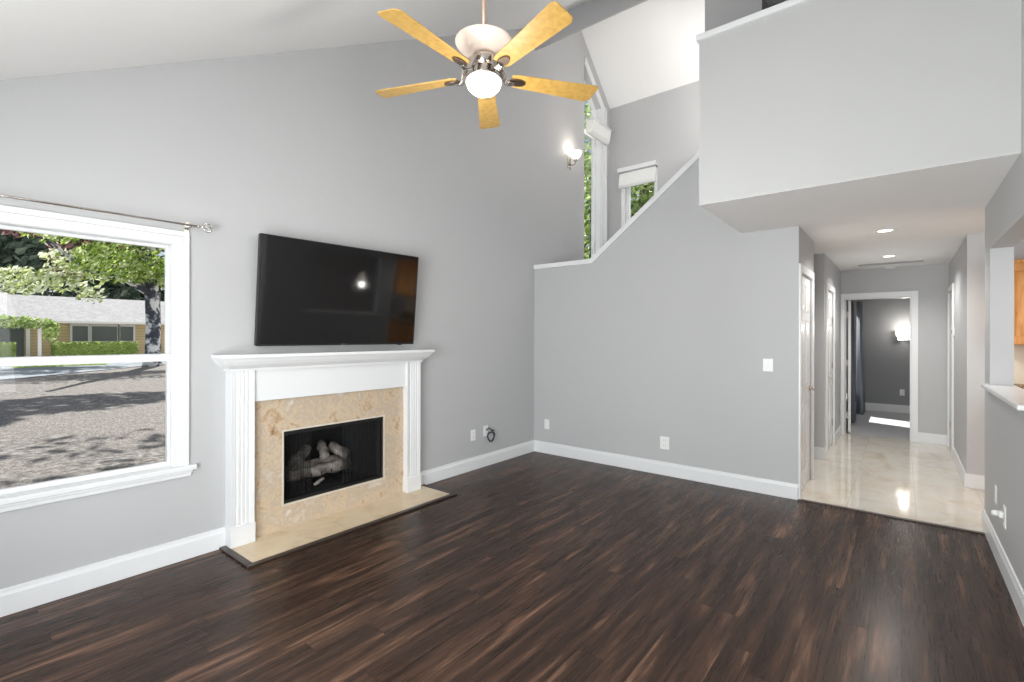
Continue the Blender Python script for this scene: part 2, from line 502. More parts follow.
# stair back wall with small window
W3 = dict(x0=-3.36, x1=-2.87, z0=2.75, z1=3.95)
b = B()
def sw(pts): b.prism([(x, YS, z) for x, z in pts], (0, .15, 0))
sw([(XL - T, -.1), (W3['x0'], -.1), (W3['x0'], zb(YS)), (XL - T, zb(YS))])
sw([(W3['x0'], -.1), (W3['x1'], -.1), (W3['x1'], W3['z0']), (W3['x0'], W3['z0'])])
sw([(W3['x0'], W3['z1']), (W3['x1'], W3['z1']), (W3['x1'], zb(YS)), (W3['x0'], zb(YS))])
sw([(W3['x1'], -.1), (-1.719, -.1), (-1.719, zb(YS)), (W3['x1'], zb(YS))])
sw([(-1.719, 2.56), (3.6, 2.56), (3.6, zb(YS)), (-1.719, zb(YS))])
struct(b.make('wall_stair', M['wall']), 'grey stairwell wall with the small window', 'wall')
bx('wall_stair_side', (-1.52, YB + .12, -.1), (-1.40, 5.905, ZS), M['wall'])
# loft: balcony, floor, inner walls
YBAL, XBAL, ZCAP = 3.715, -1.190, 3.705
b = B()
b.box((XBAL, YBAL, ZS), (XR + .12, YBAL + .12, ZCAP - .045)).box((XBAL, YBAL + .12, ZS), (XBAL + .12, YB, ZCAP - .045))
b.box((XBAL + .12, YBAL + .12, ZS), (XR + .12, YB, ZS + .3))
bx('ceiling_balcony', (XBAL, YBAL, ZS - .0015), (XR, YB - .001, ZS), M['ceil'], 0, 'white underside of the balcony over the hallway entrance', 'ceiling')
struct(b.make('wall_balcony', M['balcony'], None), 'pale balcony front of the loft above the hallway entrance', 'wall')
b = B()
b.prism([(XBAL - .02, YBAL - .02, ZCAP - .045), (XR + .12, YBAL - .02, ZCAP - .045), (XR + .12, YBAL + .14, ZCAP - .045), (XBAL + .14, YBAL + .14, ZCAP - .045), (XBAL + .14, YB, ZCAP - .045), (XBAL - .02, YB, ZCAP - .045)], (0, 0, .045))
struct(b.make('trim_2', M['trim'], None, .004), 'white cap on top of the balcony wall', 'trim')
bx('ceiling_threshold', (XH + .001, YB - .001, ZS - .0015), (XR, YB + .125, ZS), M['ceil'])
bx('floor_loft', (-1.4, YB + .12, ZS + .12), (3.6, YS, ZS + .3), M['carpet'])
bx('wall_loft', (-1.3, 6.3, ZS + .3), (3.6, 6.42, 5.6), M['wall_dark'])
bx('wall_loft_blocker', (-1.34, YB + .12, ZS + .3), (-1.24, 6.3, RIDGE_Z - .6), M['wall'])  # added to block the stair lamp's light from the loft wall
bx('wall_loft_side', (3.45, YBAL, ZS), (3.6, YS, 6.2), M['wall'])

# ------------------------------------------------------------------ right wall with the pass-through, dining opening, rear wall
XT = XR + .121
P = dict(y0=3.60, y1=4.875, z0=1.075, z1=2.085)
b = B()
def rw(pts): b.prism([(XR, y, z) for y, z in pts], (.121, 0, 0))
rw([(2.95, 0), (P['y0'], 0), (P['y0'], zc(P['y0'])), (2.95, zc(2.95))])
rw([(P['y0'], 0), (P['y1'], 0), (P['y1'], P['z0']), (P['y0'], P['z0'])])
rw([(P['y0'], P['z1']), (P['y1'], P['z1']), (P['y1'], ZS), (YBAL, ZS), (YBAL, zc(YBAL)), (P['y0'], zc(P['y0']))])
rw([(P['y1'], 0), (5.15, 0), (5.15, ZS), (P['y1'], ZS)])
rw([(YR, 2.2), (2.95, 2.2), (2.95, zc(2.95)), (YR, zc(YR))])
struct(b.make('wall_right', M['wall']), 'grey wall with the kitchen pass-through opening', 'wall')
bx('wall_kitchen', (.486, 6.40, 0), (3.6, 6.52, ZS), M['wall'], 0, 'grey wall at the far side of the kitchen entrance', 'wall')
# divider dining / kitchen, outer wall with the added window gap, dining ceiling
bx('wall_dining', (XT, 2.95, 0), (1.25, 3.07, ZS), M['wall'])
b = B()
def ow(y0, y1, z0, z1): b.box((3.5, y0, z0), (3.6, y1, z1))
ow(YR, -.1, 0, ZS); ow(-.1, 2.6, 0, .5); ow(-.1, 2.6, 2.3, ZS); ow(2.6, 6.4, 0, ZS)
struct(b.make('wall_outer', M['wall']))
bx('ceiling_dining', (XT, YR, ZS), (3.6, YB + .12, ZS + .1), M['ceil'])
b = B()
def rr(x0, x1, z0, z1): b.box((x0, YR - .15, z0), (x1, YR, z1))
rr(XL - T, -3.2, -.1, 2.4); rr(-3.2, .1, -.1, .3); rr(-3.2, .1, 2.2, 2.4); rr(.1, 3.6, -.1, ZS)
struct(b.make('wall_rear', M['wall']))

# ------------------------------------------------------------------ hall walls
b = B()
b.box((XH - .12, YB + .0605, 0), (XH, 5.03, ZS)); b.box((XH - .12, 5.03, 2.03), (XH, 5.74, ZS)); b.box((XH - .12, 5.74, 0), (XH, 5.905, ZS))
struct(b.make('wall_hall_left', M['wall']), 'grey hallway wall around the nearer closet door', 'wall')
b = B()
b.box((-1.7, 6.785, 0), (XH, 6.905, ZS)).box((XH - .12, 6.905, 0), (XH, 6.98, ZS)).box((XH - .12, 6.98, 2.03), (XH, 7.72, ZS)).box((XH - .12, 7.72, 0), (XH, YF, ZS))
struct(b.make('wall_hall_corner', M['wall']), 'grey hallway wall around the farther closet door', 'wall')
bx('wall_recess', (-1.72, 5.905, 0), (-1.6, 6.785, ZS), M['wall'])
bx('wall_recess_side', (-1.6, 5.785, 0), (XH - .12, 5.905, ZS), M['wall'])
b = B()
b.box((XH - .12, YF, 0), (-.662, YF + .12, ZS)).box((-.662, YF, 2.01), (.10, YF + .12, ZS)).box((.10, YF, 0), (3.0, YF + .12, ZS))
struct(b.make('wall_hall_far', M['wall']), 'grey wall at the end of the hallway around the open doorway', 'wall')
b = B()
b.box((.486, 6.52, 0), (.606, 7.95, ZS)).box((.486, 7.95, 2.03), (.606, 8.62, ZS)).box((.486, 8.62, 0), (.606, YF, ZS))
struct(b.make('wall_hall_right', M['wall']), 'grey hallway wall on the right with a white door', 'wall')
# bedroom shell; left wall has the curtained window
b = B()
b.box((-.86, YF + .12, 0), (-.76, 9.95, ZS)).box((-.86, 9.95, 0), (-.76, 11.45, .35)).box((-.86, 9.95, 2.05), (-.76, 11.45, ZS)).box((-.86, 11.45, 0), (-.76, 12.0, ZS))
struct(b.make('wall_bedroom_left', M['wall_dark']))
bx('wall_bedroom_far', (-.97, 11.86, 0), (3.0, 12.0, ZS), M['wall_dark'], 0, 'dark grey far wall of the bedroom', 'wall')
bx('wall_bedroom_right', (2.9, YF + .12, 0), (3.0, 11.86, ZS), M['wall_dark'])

# ------------------------------------------------------------------ baseboards
BBP = [(0, 0), (.016, 0), (.016, .105), (.011, .118), (.009, .135), (0, .137)]
def baseboard(name, a, c, label=None):
    """a->c floor line, board grows to the LEFT of the travel direction"""
    a = Vector((a[0], a[1], 0)); c = Vector((c[0], c[1], 0))
    d = (c - a).normalized(); n = Vector((-d.y, d.x, 0))
    bb = B()
    bb.prism([a + n * u + Vector((0, 0, v)) for u, v in BBP], c - a)
    return struct(bb.make(name, M['trim']), label, 'baseboard')
baseboard('baseboard_left', (XL, 1.372), (XL, YR), 'white baseboard below the picture window')
baseboard('baseboard_left_2', (XL, YB), (XL, 3.022), 'white baseboard between the fireplace and the corner')
baseboard('baseboard_back', (XH, YB), (XL + .016, YB), 'white baseboard along the half wall')
baseboard('baseboard_right', (XR, 2.95), (XR, 5.15), 'white baseboard below the kitchen pass-through')
baseboard('baseboard_right_end', (XR, 5.15), (XT, 5.15))
b = B(); b.box((.486, 6.384, 0), (.72, 6.40, .137)); struct(b.make('baseboard_kitchen', M['trim'], None, .003), 'white baseboard beside the kitchen entrance', 'baseboard')
b = B(); b.box((.470, 6.384, 0), (.486, 7.90, .137)); struct(b.make('baseboard_hall_right', M['trim'], None, .003), 'white baseboard along the right hallway wall', 'baseboard')
b = B(); b.box((.172, YF - .016, 0), (.486, YF, .137)); struct(b.make('baseboard_hall_far', M['trim'], None, .003), 'white baseboard right of the bedroom doorway', 'baseboard')
b = B(); b.box((-1.6, 6.769, 0), (XH, 6.785, .137)).box((XH, 6.769, 0), (XH + .016, 6.91, .137)); struct(b.make('baseboard_recess', M['trim'], None, .003), 'white baseboard in the hallway recess', 'baseboard')
b = B(); b.box((XH, 7.80, 0), (XH + .016, YF - .02, .137)); struct(b.make('baseboard_hall_left', M['trim'], None, .003), 'white baseboard past the second closet door', 'baseboard')
b = B(); b.box((-.85, 11.844, 0), (2.9, 11.86, .15)); struct(b.make('baseboard_bedroom', M['trim'], None, .003), 'white baseboard on the bedroom far wall', 'baseboard')
# dark transition strips
b = B(); b.box((XH, YB - .03, 0), (XR - .016, YB + .015, .008)); struct(b.make('trim_3', M['edge'], None, .003), 'dark strip between wood floor and tile', 'trim')

# ------------------------------------------------------------------ windows
def casing_yz(bb, x, y0, y1, z0, z1, cw, d, bottom=False):
    """picture-frame casing on a wall facing +X, two-step profile"""
    for (e0, e1, dd) in ((0, cw * .6, d * .55), (cw * .6, cw, d)):
        bb.box((x, y0 - e1, z0), (x + dd, y0 - e0, z1 + e0))
        bb.box((x, y1 + e0, z0), (x + dd, y1 + e1, z1 + e0))
        bb.box((x, y0 - e1, z1 + e0), (x + dd, y1 + e1, z1 + e1))
win = thing('window_1', 'large white single-hung window beside the fireplace', 'window', (XL, .45, .6)); win['kind'] = 'structure'
o = win.location
b = B(o); casing_yz(b, XL, W1['y0'] + .01, W1['y1'] - .01, W1['z0'], W1['z1'] - .012, .085, .022)
b.make('window_casing', M['trim'], win, .003)
b = B(o)
b.box((XL - .02, W1['y0'] - .13, .578), (XL + .045, W1['y1'] + .115, .612)).box((XL, W1['y0'] - .1, .535), (XL + .018, W1['y1'] + .09, .578)).box((XL, W1['y0'] - .1, .56), (XL + .03, W1['y1'] + .095, .578))
b.make('window_sill', M['trim'], win, .006)
b = B(o)   # jamb and vinyl frame
xa, xb = XL - .13, XL
y0, y1, z0, z1 = W1['y0'], W1['y1'], W1['z0'], W1['z1']
b.box((xa, y0, z0), (xb, y0 + .014, z1)).box((xa, y1 - .014, z0), (xb, y1, z1)).box((xa, y0 + .014, z1 - .016), (xb, y1 - .014, z1)).box((xa, y0 + .014, z0), (xb, y1 - .014, z0 + .015))
b.make('window_frame', M['trim'], win, .003)
ZM = 1.308
def sash(nm, x, za, zb_, st=.016, rail_top=.02, rail_bot=.028):
    s = B(o); ya, yb_ = y0 + .014, y1 - .014
    s.box((x, ya, za), (x + .03, ya + st, zb_)).box((x, yb_ - st, za), (x + .03, yb_, zb_))
    s.box((x, ya + st, za), (x + .03, yb_ - st, za + rail_bot)).box((x, ya + st, zb_ - rail_top), (x + .03, yb_ - st, zb_))
    f = s.make(nm, M['trim'], win, .004)
    B(o).box((x + .012, ya + st - .004, za + rail_bot - .004), (x + .016, yb_ - st + .004, zb_ - rail_top + .004)).make('pane', M['glass'], f)
sash('upper_sash', XL - .095, ZM - .025, z1 - .016, rail_bot=.05)
sash('lower_sash', XL - .06, z0 + .015, ZM + .022, rail_bot=.03, rail_top=.046)

win = thing('window_2', 'tall narrow stairwell window with a slanted head', 'window', (XL, 6.44, 2.3)); win['kind'] = 'structure'
o = win.location
ya, yb_ = W2['y0'], W2['y1']
b = B(o)
xa, xb = XL - .14, XL - .085
b.prism([(xa, yb_ - .06, 2.3), (xa, yb_, 2.3), (xa, yb_, w2top(yb_)), (xa, yb_ - .06, w2top(yb_ - .06))], (.055, 0, 0))
b.prism([(xa, ya, 2.3), (xa, ya + .03, 2.3), (xa, ya + .03, w2top(ya + .03)), (xa, ya, w2top(ya))], (.055, 0, 0))
b.prism([(xa, ya + .03, w2top(ya + .03) - .07), (xa, yb_ - .06, w2top(yb_ - .06) - .07), (xa, yb_ - .06, w2top(yb_ - .06)), (xa, ya + .03, w2top(ya + .03))], (.055, 0, 0))
b.box((xa, ya + .03, 2.3), (xb, yb_ - .06, 2.36)).box((xa, ya + .03, 4.48), (xb, yb_ - .06, 4.55))
f = b.make('window_frame', M['trim'], win, .003)
b = B(o); b.prism([(XL - .115, ya + .02, 2.35), (XL - .115, yb_ - .05, 2.35), (XL - .115, yb_ - .05, w2top(yb_ - .05) - .02), (XL - .115, ya + .02, w2top(ya + .02) - .02)], (.005, 0, 0)); b.make('pane', M['glass'], f)
b = B(o)   # casing: far side and sloping head, plus white far reveal
b.prism([(XL, yb_, 2.3), (XL, yb_ + .13, 2.3), (XL, yb_ + .13, w2top(yb_ + .13) + .12), (XL, yb_, w2top(yb_) + .12)], (.02, 0, 0))
b.prism([(XL, ya, w2top(ya)), (XL, yb_, w2top(yb_)), (XL, yb_, w2top(yb_) + .12), (XL, ya, w2top(ya) + .12)], (.02, 0, 0))
b.prism([(XL, yb_ + .085, 2.3), (XL, yb_ + .13, 2.3), (XL, yb_ + .13, w2top(yb_ + .13) + .12), (XL, yb_ + .085, w2top(yb_ + .085) + .12)], (.035, 0, 0))
b.box((XL - .085, yb_ - .012, 2.3), (XL, yb_, w2top(yb_)))
b.make('window_casing', M['trim'], win, .004)

win = thing('window_3', 'small white window behind the stair slope', 'window', (-3.1, YS, 2.75)); win['kind'] = 'structure'
o = win.location
x0, x1, z0, z1 = W3['x0'], W3['x1'], W3['z0'], W3['z1']
b = B(o)
b.box((x0 - .06, YS - .02, z0 - .06), (x0 + .004, YS, z1 + .06)).box((x1 - .004, YS - .02, z0 - .06), (x1 + .03, YS, z1 + .06)).box((x0 - .06, YS - .02, z1), (x1 + .03, YS, z1 + .06)).box((x0 - .1, YS - .04, z0 - .03), (x1 + .07, YS, z0))
b.make('window_casing', M['trim'], win, .003)
b = B(o)
for (a0, a1, c0_, c1_) in ((x0, x0 + .055, z0, z1), (x1 - .04, x1, z0, z1), (x0 + .055, x1 - .04, z0, z0 + .05), (x0 + .055, x1 - .04, z1 - .05, z1)):
    b.box((a0, YS + .03, c0_), (a1, YS + .08, c1_))
f = b.make('window_frame', M['trim'], win, .003)
B(o).box((x0 + .05, YS + .05, z0 + .04), (x1 - .035, YS + .055, z1 - .04)).make('pane', M['glass'], f)

# unseen window added behind the camera to let the main fill lamp in
win = thing('added_window_4', 'added wide white window behind the viewpoint for fill light', 'window', (-1.55, YR, .3)); win['kind'] = 'structure'
o = win.location
b = B(o)
for x in (-3.2, -2.13, -1.03, .04): b.box((x, YR - .1, .3), (x + .06, YR - .04, 2.2))
b.box((-3.2, YR - .1, .3), (.1, YR - .04, .36)).box((-3.2, YR - .1, 2.14), (.1, YR - .04, 2.2))
f = b.make('window_frame', M['trim'], win)
B(o).box((-3.18, YR - .075, .33), (.08, YR - .07, 2.17)).make('pane', M['glass'], f)
win = thing('added_window_5', 'added wide white window in the dining room for fill light', 'window', (3.55, 1.25, .5)); win['kind'] = 'structure'  # unseen window added for the dining fill lamp
o = win.location
b = B(o)
for y in (-.1, .78, 1.66, 2.54): b.box((3.53, y, .5), (3.58, y + .06, 2.3))
b.box((3.53, -.1, .5), (3.58, 2.6, .56)).box((3.53, -.1, 2.24), (3.58, 2.6, 2.3))
f = b.make('window_frame', M['trim'], win)
B(o).box((3.55, -.08, .53), (3.555, 2.58, 2.27)).make('pane', M['glass'], f)
# pass-through sill
b = B(); b.box((XR - .035, P['y0'] - .06, P['z0']), (XT + .02, P['y1'] + .11, P['z0'] + .03))
struct(b.make('trim_4', M['trim'], None, .008), 'white ledge of the kitchen pass-through', 'trim')

# ------------------------------------------------------------------ doors (six-panel)
def door6(nm, y0, y1, x, facing, label, lever_y, hinge_y, hz, parent_kind=True):
    """closed six-panel door in a wall parallel to Y; facing = +1 looks to +X"""
    d = thing(nm, label, 'door', (x, (y0 + y1) / 2, 0)); d['kind'] = 'structure'
    o = d.location; s = facing
    b = B(o); cw = .07
    b.box((x, y0 - cw, 0), (x + s * .018, y0, 2.03 + cw)).box((x, y1, 0), (x + s * .018, y1 + cw, 2.03 + cw)).box((x, y0, 2.03), (x + s * .018, y1, 2.03 + cw))
    b.make('door_casing', M['trim'], d, .004)
    b = B(o); xs = x - s * .012
    b.box((xs - s * .035, y0 + .003, .012), (xs, y1 - .003, 2.027))
    lf = b.make('door_leaf', M['door'], d, .002)
    wd = y1 - y0; st = .11; mid = .09
    pw = (wd - 2 * st - mid) / 2
    b = B(o)
    for (za, zb_) in ((.20, .82), (.97, 1.60), (1.70, 1.93)):
        for ya in (y0 + st, y0 + st + pw + mid):
            # raised panel: sloping border and flat field
            q = [(ya, za), (ya + pw, za), (ya + pw, zb_), (ya, zb_)]; e = .035
            q2 = [(ya + e, za + e), (ya + pw - e, za + e), (ya + pw - e, zb_ - e), (ya + e, zb_ - e)]
            A = [b.V((xs, *p)) for p in q]; D = [b.V((xs + s * .010, *p)) for p in q2]
            b.bm.faces.new(D)
            for i in range(4): b.bm.faces.new([A[i], A[(i + 1) % 4], D[(i + 1) % 4], D[i]])
            b.box((xs, ya - .012, za - .012), (xs + s * .004, ya + pw + .012, za)).box((xs, ya - .012, zb_), (xs + s * .004, ya + pw + .012, zb_ + .012))
            b.box((xs, ya - .012, za), (xs + s * .004, ya, zb_)).box((xs, ya + pw, za), (xs + s * .004, ya + pw + .012, zb_))
    b.make('raised_panels', M['door'], lf)
    if lever_y is not None:
        b = B(o); b.lathe((xs, lever_y, .93), [(.027, 0), (.027, s * .008), (.012, s * .012), (.010, s * .05), (.0101, s * .052)], 16, 'X')
        dy = -.1 if lever_y > (y0 + y1) / 2 else .1
        b.tube([(xs + s * .05, lever_y, .93), (xs + s * .052, lever_y + dy * .5, .932), (xs + s * .05, lever_y + dy, .928)], .009)
        b.make('door_handle', M['nickel'], lf)
    for z in hz:
        b = B(o); b.box((xs - s * .004, hinge_y - .012, z - .045), (xs + s * .012, hinge_y + .012, z + .045)); b.make('hinge', M['hinge'], d, .003)
    return d
door6('door_1', 5.03, 5.74, XH, 1, 'white six-panel closet door nearest the living room', 5.69, 5.035, (.28, 1.03, 1.78))
door6('door_2', 6.98, 7.72, XH, 1, 'white six-panel closet door farther down the hallway', 7.03, 7.715, (.31, 1.07, 1.66))
door6('door_3', 7.95, 8.62, .486, -1, 'white door on the right of the hallway end', None, 8.6, (.3,))
# bedroom doorway with the door swung open
d = thing('door_4', 'white open door in the doorway at the end of the hallway', 'door', (-.6, YF, 0)); d['kind'] = 'structure'
o = d.location
b = B(o); f0 = YF - .018
b.box((-.715, f0, 0), (-.668, YF, 2.085)).box((.098, f0, 0), (.173, YF, 2.085)).box((-.668, f0, 2.012), (.098, YF, 2.085))
b.box((-.668, YF, 0), (-.655, YF + .12, 2.012)).box((.083, YF, 0), (.10, YF + .12, 2.012)).box((-.655, YF, 1.995), (.083, YF + .12, 2.012))
b.make('door_casing', M['trim'], d, .003)
ang = R(5)
b = B(o)
P0 = Vector((-.634, YF + .135, 0)); dy = Vector((-math.sin(ang), math.cos(ang), 0)); dx = Vector((math.cos(ang), math.sin(ang), 0))
b.prism([P0 + Vector((0, 0, .012)), P0 + dx * .035 + Vector((0, 0, .012)), P0 + dx * .035 + dy * .70 + Vector((0, 0, .012)), P0 + dy * .70 + Vector((0, 0, .012))], (0, 0, 1.98))
lf = b.make('door_leaf', M['door'], d, .002)
for z in (.28, 1.05, 1.78):
    b = B(o); b.box((-.655, YF + .09, z - .05), (-.634, YF + .135, z + .05)); b.make('hinge', M['hinge'], d, .002)
# ------------------------------------------------------------------ attic hatch / vent slot in the hall ceiling
t = thing('ceiling_vent', 'long narrow white grille in the hallway ceiling', 'vent', (-.13, 8.2, ZS))
o = t.location
b = B(o)
b.box((-.47, 8.14, ZS - .008), (.21, 8.155, ZS)).box((-.47, 8.265, ZS - .008), (.21, 8.28, ZS)).box((-.47, 8.155, ZS - .008), (-.455, 8.265, ZS)).box((.195, 8.155, ZS - .008), (.21, 8.265, ZS))
b.make('frame', paint('vent_frame_grey', (178, 178, 177), .5), t, .002)
b = B(o)
for k in range(5): b.box((-.455, 8.165 + k * .021, ZS - .0015), (.195, 8.172 + k * .021, ZS - .001))
b.make('louvres', paint('vent_grey', (150, 150, 150), .5), t)
# ------------------------------------------------------------------ fireplace
XP = -3.525
t = thing('fireplace_mantel', 'white fluted fireplace mantel framing beige marble', 'fireplace mantel', (XL, 2.2, 0))
o = t.location
b = B(o)       # marble slab with the firebox opening
fx, FY0, FY1, FZ0, FZ1 = -3.585, 1.755, 2.648, .195, .735
b.box((XL, 1.50, .012), (fx, FY0, 1.0)).box((XL, FY1, .012), (fx, 2.9, 1.0)).box((XL, FY0, .012), (fx, FY1, FZ0)).box((XL, FY0, FZ1), (fx, FY1, 1.0))
b.make('marble_surround', M['marble'], t)
b = B(o)
e = .012
b.box((fx, FY0 - e, FZ0 - e), (fx + .004, FY0, FZ1 + e)).box((fx, FY1, FZ0 - e), (fx + .004, FY1 + e, FZ1 + e)).box((fx, FY0, FZ1), (fx + .004, FY1, FZ1 + e)).box((fx, FY0, FZ0 - e), (fx + .004, FY1, FZ0))
b.make('opening_edge', paint('pale_stone_edge', (214, 206, 194), .4), t)
def pilaster(y0, y1):
    b = B(o)
    # fluted face profile in plan
    pts = [(XL, y0), (XP, y0)]
    w_ = y1 - y0; m = .022; nf = 4; fw = (w_ - 2 * m) / nf
    for k in range(nf):
        a = y0 + m + k * fw
        for j in range(1, 6):
            u = j / 6
            pts.append((XP - .009 * math.sin(PI * u), a + fw * (.12 + .76 * u)))
    pts += [(XP, y1), (XL, y1)]
    b.prism([(x, y, .145) for x, y in pts], (0, 0, 1.10))
    p = b.make('pilaster', M['trim'], t)
    b = B(o); b.box((XL, y0 - .006, .012), (XP + .008, y1 + .006, .15)); b.make('plinth', M['trim'], p, .005)
pilaster(1.372, 1.522)
pilaster(2.868, 3.020)
b = B(o); b.box((XL, 1.52, .985), (XP - .022, 2.87, 1.25)); b.make('frieze', M['trim'], t, .003)
b = B(o)       # crown moulding swept round three sides, then shelf
prof = [(0, 1.205), (.012, 1.205), (.016, 1.222), (.03, 1.232), (.055, 1.250), (.075, 1.275), (.082, 1.290), (.088, 1.292), (.088, 1.296)]
ya, yb_ = 1.372, 3.020
ov = 1.0
ring = []
for u, z in prof:
    ul = u * .98; ur = u * .90
    ring.append([b.V((XL, ya - ul, z)), b.V((XP + u, ya - ul, z)), b.V((XP + u, yb_ + ur, z)), b.V((XL, yb_ + ur, z))])
for i in range(len(ring) - 1):
    for k in range(3):
        b.bm.faces.new([ring[i][k], ring[i][k + 1], ring[i + 1][k + 1], ring[i + 1][k]])
b.bm.faces.new(ring[0]); b.bm.faces.new(ring[-1][::-1])
b.make('crown_moulding', M['trim'], t)
b = B(o); b.box((XL, 1.278, 1.295), (XP + .105, 3.105, 1.322)); b.make('shelf', M['trim'], t, .006)

hearth = B(); hearth.box((XL, 1.372, .0), (-3.205, 2.06, .012)); hearth.box((XL, 2.062, .0), (-3.205, 3.10, .012))
hearth = hearth.make('hearth_slab', M['hearth'], None, .002)
tag(hearth, 'flat beige marble hearth slab in front of the fireplace', 'hearth')
b = B(); e = .045
b.box((-3.205, 1.372 - e, 0), (-3.205 + e, 3.10 + e, .014)).box((XL + .016, 1.372 - e, 0), (-3.205, 1.372, .014)).box((XL + .016, 3.10, 0), (-3.205, 3.10 + e, .014))
struct(b.make('trim_5', M['edge'], None, .004), 'dark wood edging round the marble hearth', 'trim')

b = B(); b.box((-4.2, 1.6, -.2), (-4.05, 2.8, 1.6)).box((-4.05, 1.6, -.2), (XL - T, 1.7, 1.6)).box((-4.05, 2.7, -.2), (XL - T, 2.8, 1.6)).box((-4.05, 1.7, 1.5), (XL - T, 2.7, 1.6))
struct(b.make('chimney_chase', M['siding']))
t = thing('fireplace_insert', 'black firebox with smoked glass and mesh curtain set in marble', 'fireplace', (XL, 2.2, FZ0))
o = t.location
b = B(o)
bxk = -4.02
b.box((bxk, FY0 + .10, FZ0), (bxk + .02, FY1 - .10, FZ1))
for (ya, yb_) in ((FY0, FY0 + .10), (FY1, FY1 - .10)):
    b.prism([(fx - .02, ya, FZ0), (bxk, yb_, FZ0), (bxk, yb_, FZ1), (fx - .02, ya, FZ1)], (0, .012 if yb_ > ya else -.012, 0))
b.prism([(fx - .02, FY0, FZ0), (fx - .02, FY1, FZ0), (bxk, FY1 - .1, FZ0), (bxk, FY0 + .1, FZ0)], (0, 0, .012))
b.prism([(fx - .02, FY0, FZ1), (fx - .02, FY1, FZ1), (bxk, FY1 - .1, FZ1), (bxk, FY0 + .1, FZ1)], (0, 0, -.012))
b.make('firebox', M['firebox'], t)
b = B(o); fr = .014
b.box((fx - .035, FY0, FZ0), (fx - .008, FY0 + fr, FZ1)).box((fx - .035, FY1 - fr, FZ0), (fx - .008, FY1, FZ1)).box((fx - .035, FY0, FZ1 - .03), (fx - .008, FY1, FZ1)).box((fx - .035, FY0, FZ0), (fx - .008, FY1, FZ0 + .018))
b.make('door_frame', M['steel_black'], t, .002)
yc = (FY0 + FY1) / 2
for (ya, yb_) in ((FY0 + fr, yc - .002), (yc + .002, FY1 - fr)):
    b = B(o); b.box((fx - .024, ya, FZ0 + .018), (fx - .019, yb_, FZ1 - .03)); b.make('glass_door', M['fire_glass'], t)
def m_mesh():
    g = G('chain_mesh')
    v = g.coords(); sp = g.n('ShaderNodeSeparateXYZ'); g.l(v, sp.inputs[0])
    f = g.math('MAXIMUM', g.math('FRACT', g.math('DIVIDE', sp.outputs[1], .007)), g.math('FRACT', g.math('DIVIDE', sp.outputs[2], .007)))
    g.set(**{'Base Color': lin((58, 58, 58)), 'Roughness': .5, 'Metallic': .5, 'Alpha': g.math('GREATER_THAN', f, .72)})
    return g.m
mm = m_mesh()
def drape(ya, yb_, n, nm):
    b = B(o); A = []; D = []
    N = n * 8
    for i in range(N + 1):
        y = ya + (yb_ - ya) * i / N
        x = fx - .075 + .012 * math.sin(2 * PI * i / 8)
        A.append(b.V((x, y, FZ0 + .02))); D.append(b.V((x, y, FZ1 - .02)))
    for i in range(N): b.bm.faces.new([A[i], A[i + 1], D[i + 1], D[i]]).smooth = True
    b.make(nm, mm, t)
drape(FY0 + .015, FY0 + .26, 7, 'mesh_curtain'); drape(FY1 - .36, FY1 - .015, 10, 'mesh_curtain')
b = B(o); b.tube([(fx - .075, FY0 + .01, FZ1 - .022), (fx - .075, FY1 - .01, FZ1 - .022)], .004); b.make('curtain_rail', M['steel_black'], t)

g = thing('fire_grate', 'black iron grate under the fireplace logs', 'grate', (-3.82, yc, FZ0 + .012)); o = g.location
b = B(o)
for k in range(7):
    y = yc - .26 + k * .087
    b.tube([(-3.95, y, FZ0 + .10), (-3.72, y, FZ0 + .075), (-3.685, y, FZ0 + .10), (-3.68, y, FZ0 + .15)], .007, 8)
b.make('bars', M['steel_black'], g)
for y in (yc - .22, yc + .22):
    for x, z in ((-3.72, .075), (-3.93, .095)):
        b = B(o); b.tube([(x, y, FZ0 + z), (x, y, FZ0 + .0125)], .009, 8); b.make('leg', M['steel_black'], g)
rng = random.Random(5)
def fire_log(p, q, r, label):
    p, q = Vector(p), Vector(q); n = 9; pts = []; rad = []
    for i in range(n):
        u = i / (n - 1)
        pts.append(p.lerp(q, u) + Vector((rng.uniform(-1, 1), rng.uniform(-1, 1), rng.uniform(-1, 1))) * r * .15)
        rad.append(r * (.82 + .3 * rng.random()) * (.8 if i in (0, n - 1) else 1))
    c = (p + q) / 2
    b = B(c); b.tube(pts, r, 12, radii=rad)
    l = b.make('ceramic_log', M['log']); tag(l, label, 'log', 'logs in the fireplace')
fire_log((-3.75, yc - .34, FZ0 + .15), (-3.75, yc + .20, FZ0 + .145), .045, 'long low log lying across the front of the grate')
fire_log((-3.86, yc - .36, FZ0 + .17), (-3.87, yc + .26, FZ0 + .17), .05, 'long log lying at the back of the grate')
fire_log((-3.75, yc - .30, FZ0 + .23), (-3.90, yc - .10, FZ0 + .31), .05, 'thick leaning log at the left of the fire')
fire_log((-3.74, yc - .02, FZ0 + .23), (-3.89, yc + .03, FZ0 + .33), .040, 'upright reddish log in the middle of the fire')
fire_log((-3.74, yc + .20, FZ0 + .22), (-3.9, yc + .10, FZ0 + .30), .042, 'short log leaning at the right of the fire')
fire_log((-3.70, yc - .14, FZ0 + .05), (-3.66, yc - .08, FZ0 + .10), .014, 'thin twig leaning against the front of the grate')

# ------------------------------------------------------------------ television
tvc = Vector((-3.50, 2.232, 1.770))
t = thing('television', 'large black flat television tilted on the wall above the mantel', 'television', tvc, 0)
o = Vector((0, 0, 0))
TW, TH = 1.368, .795
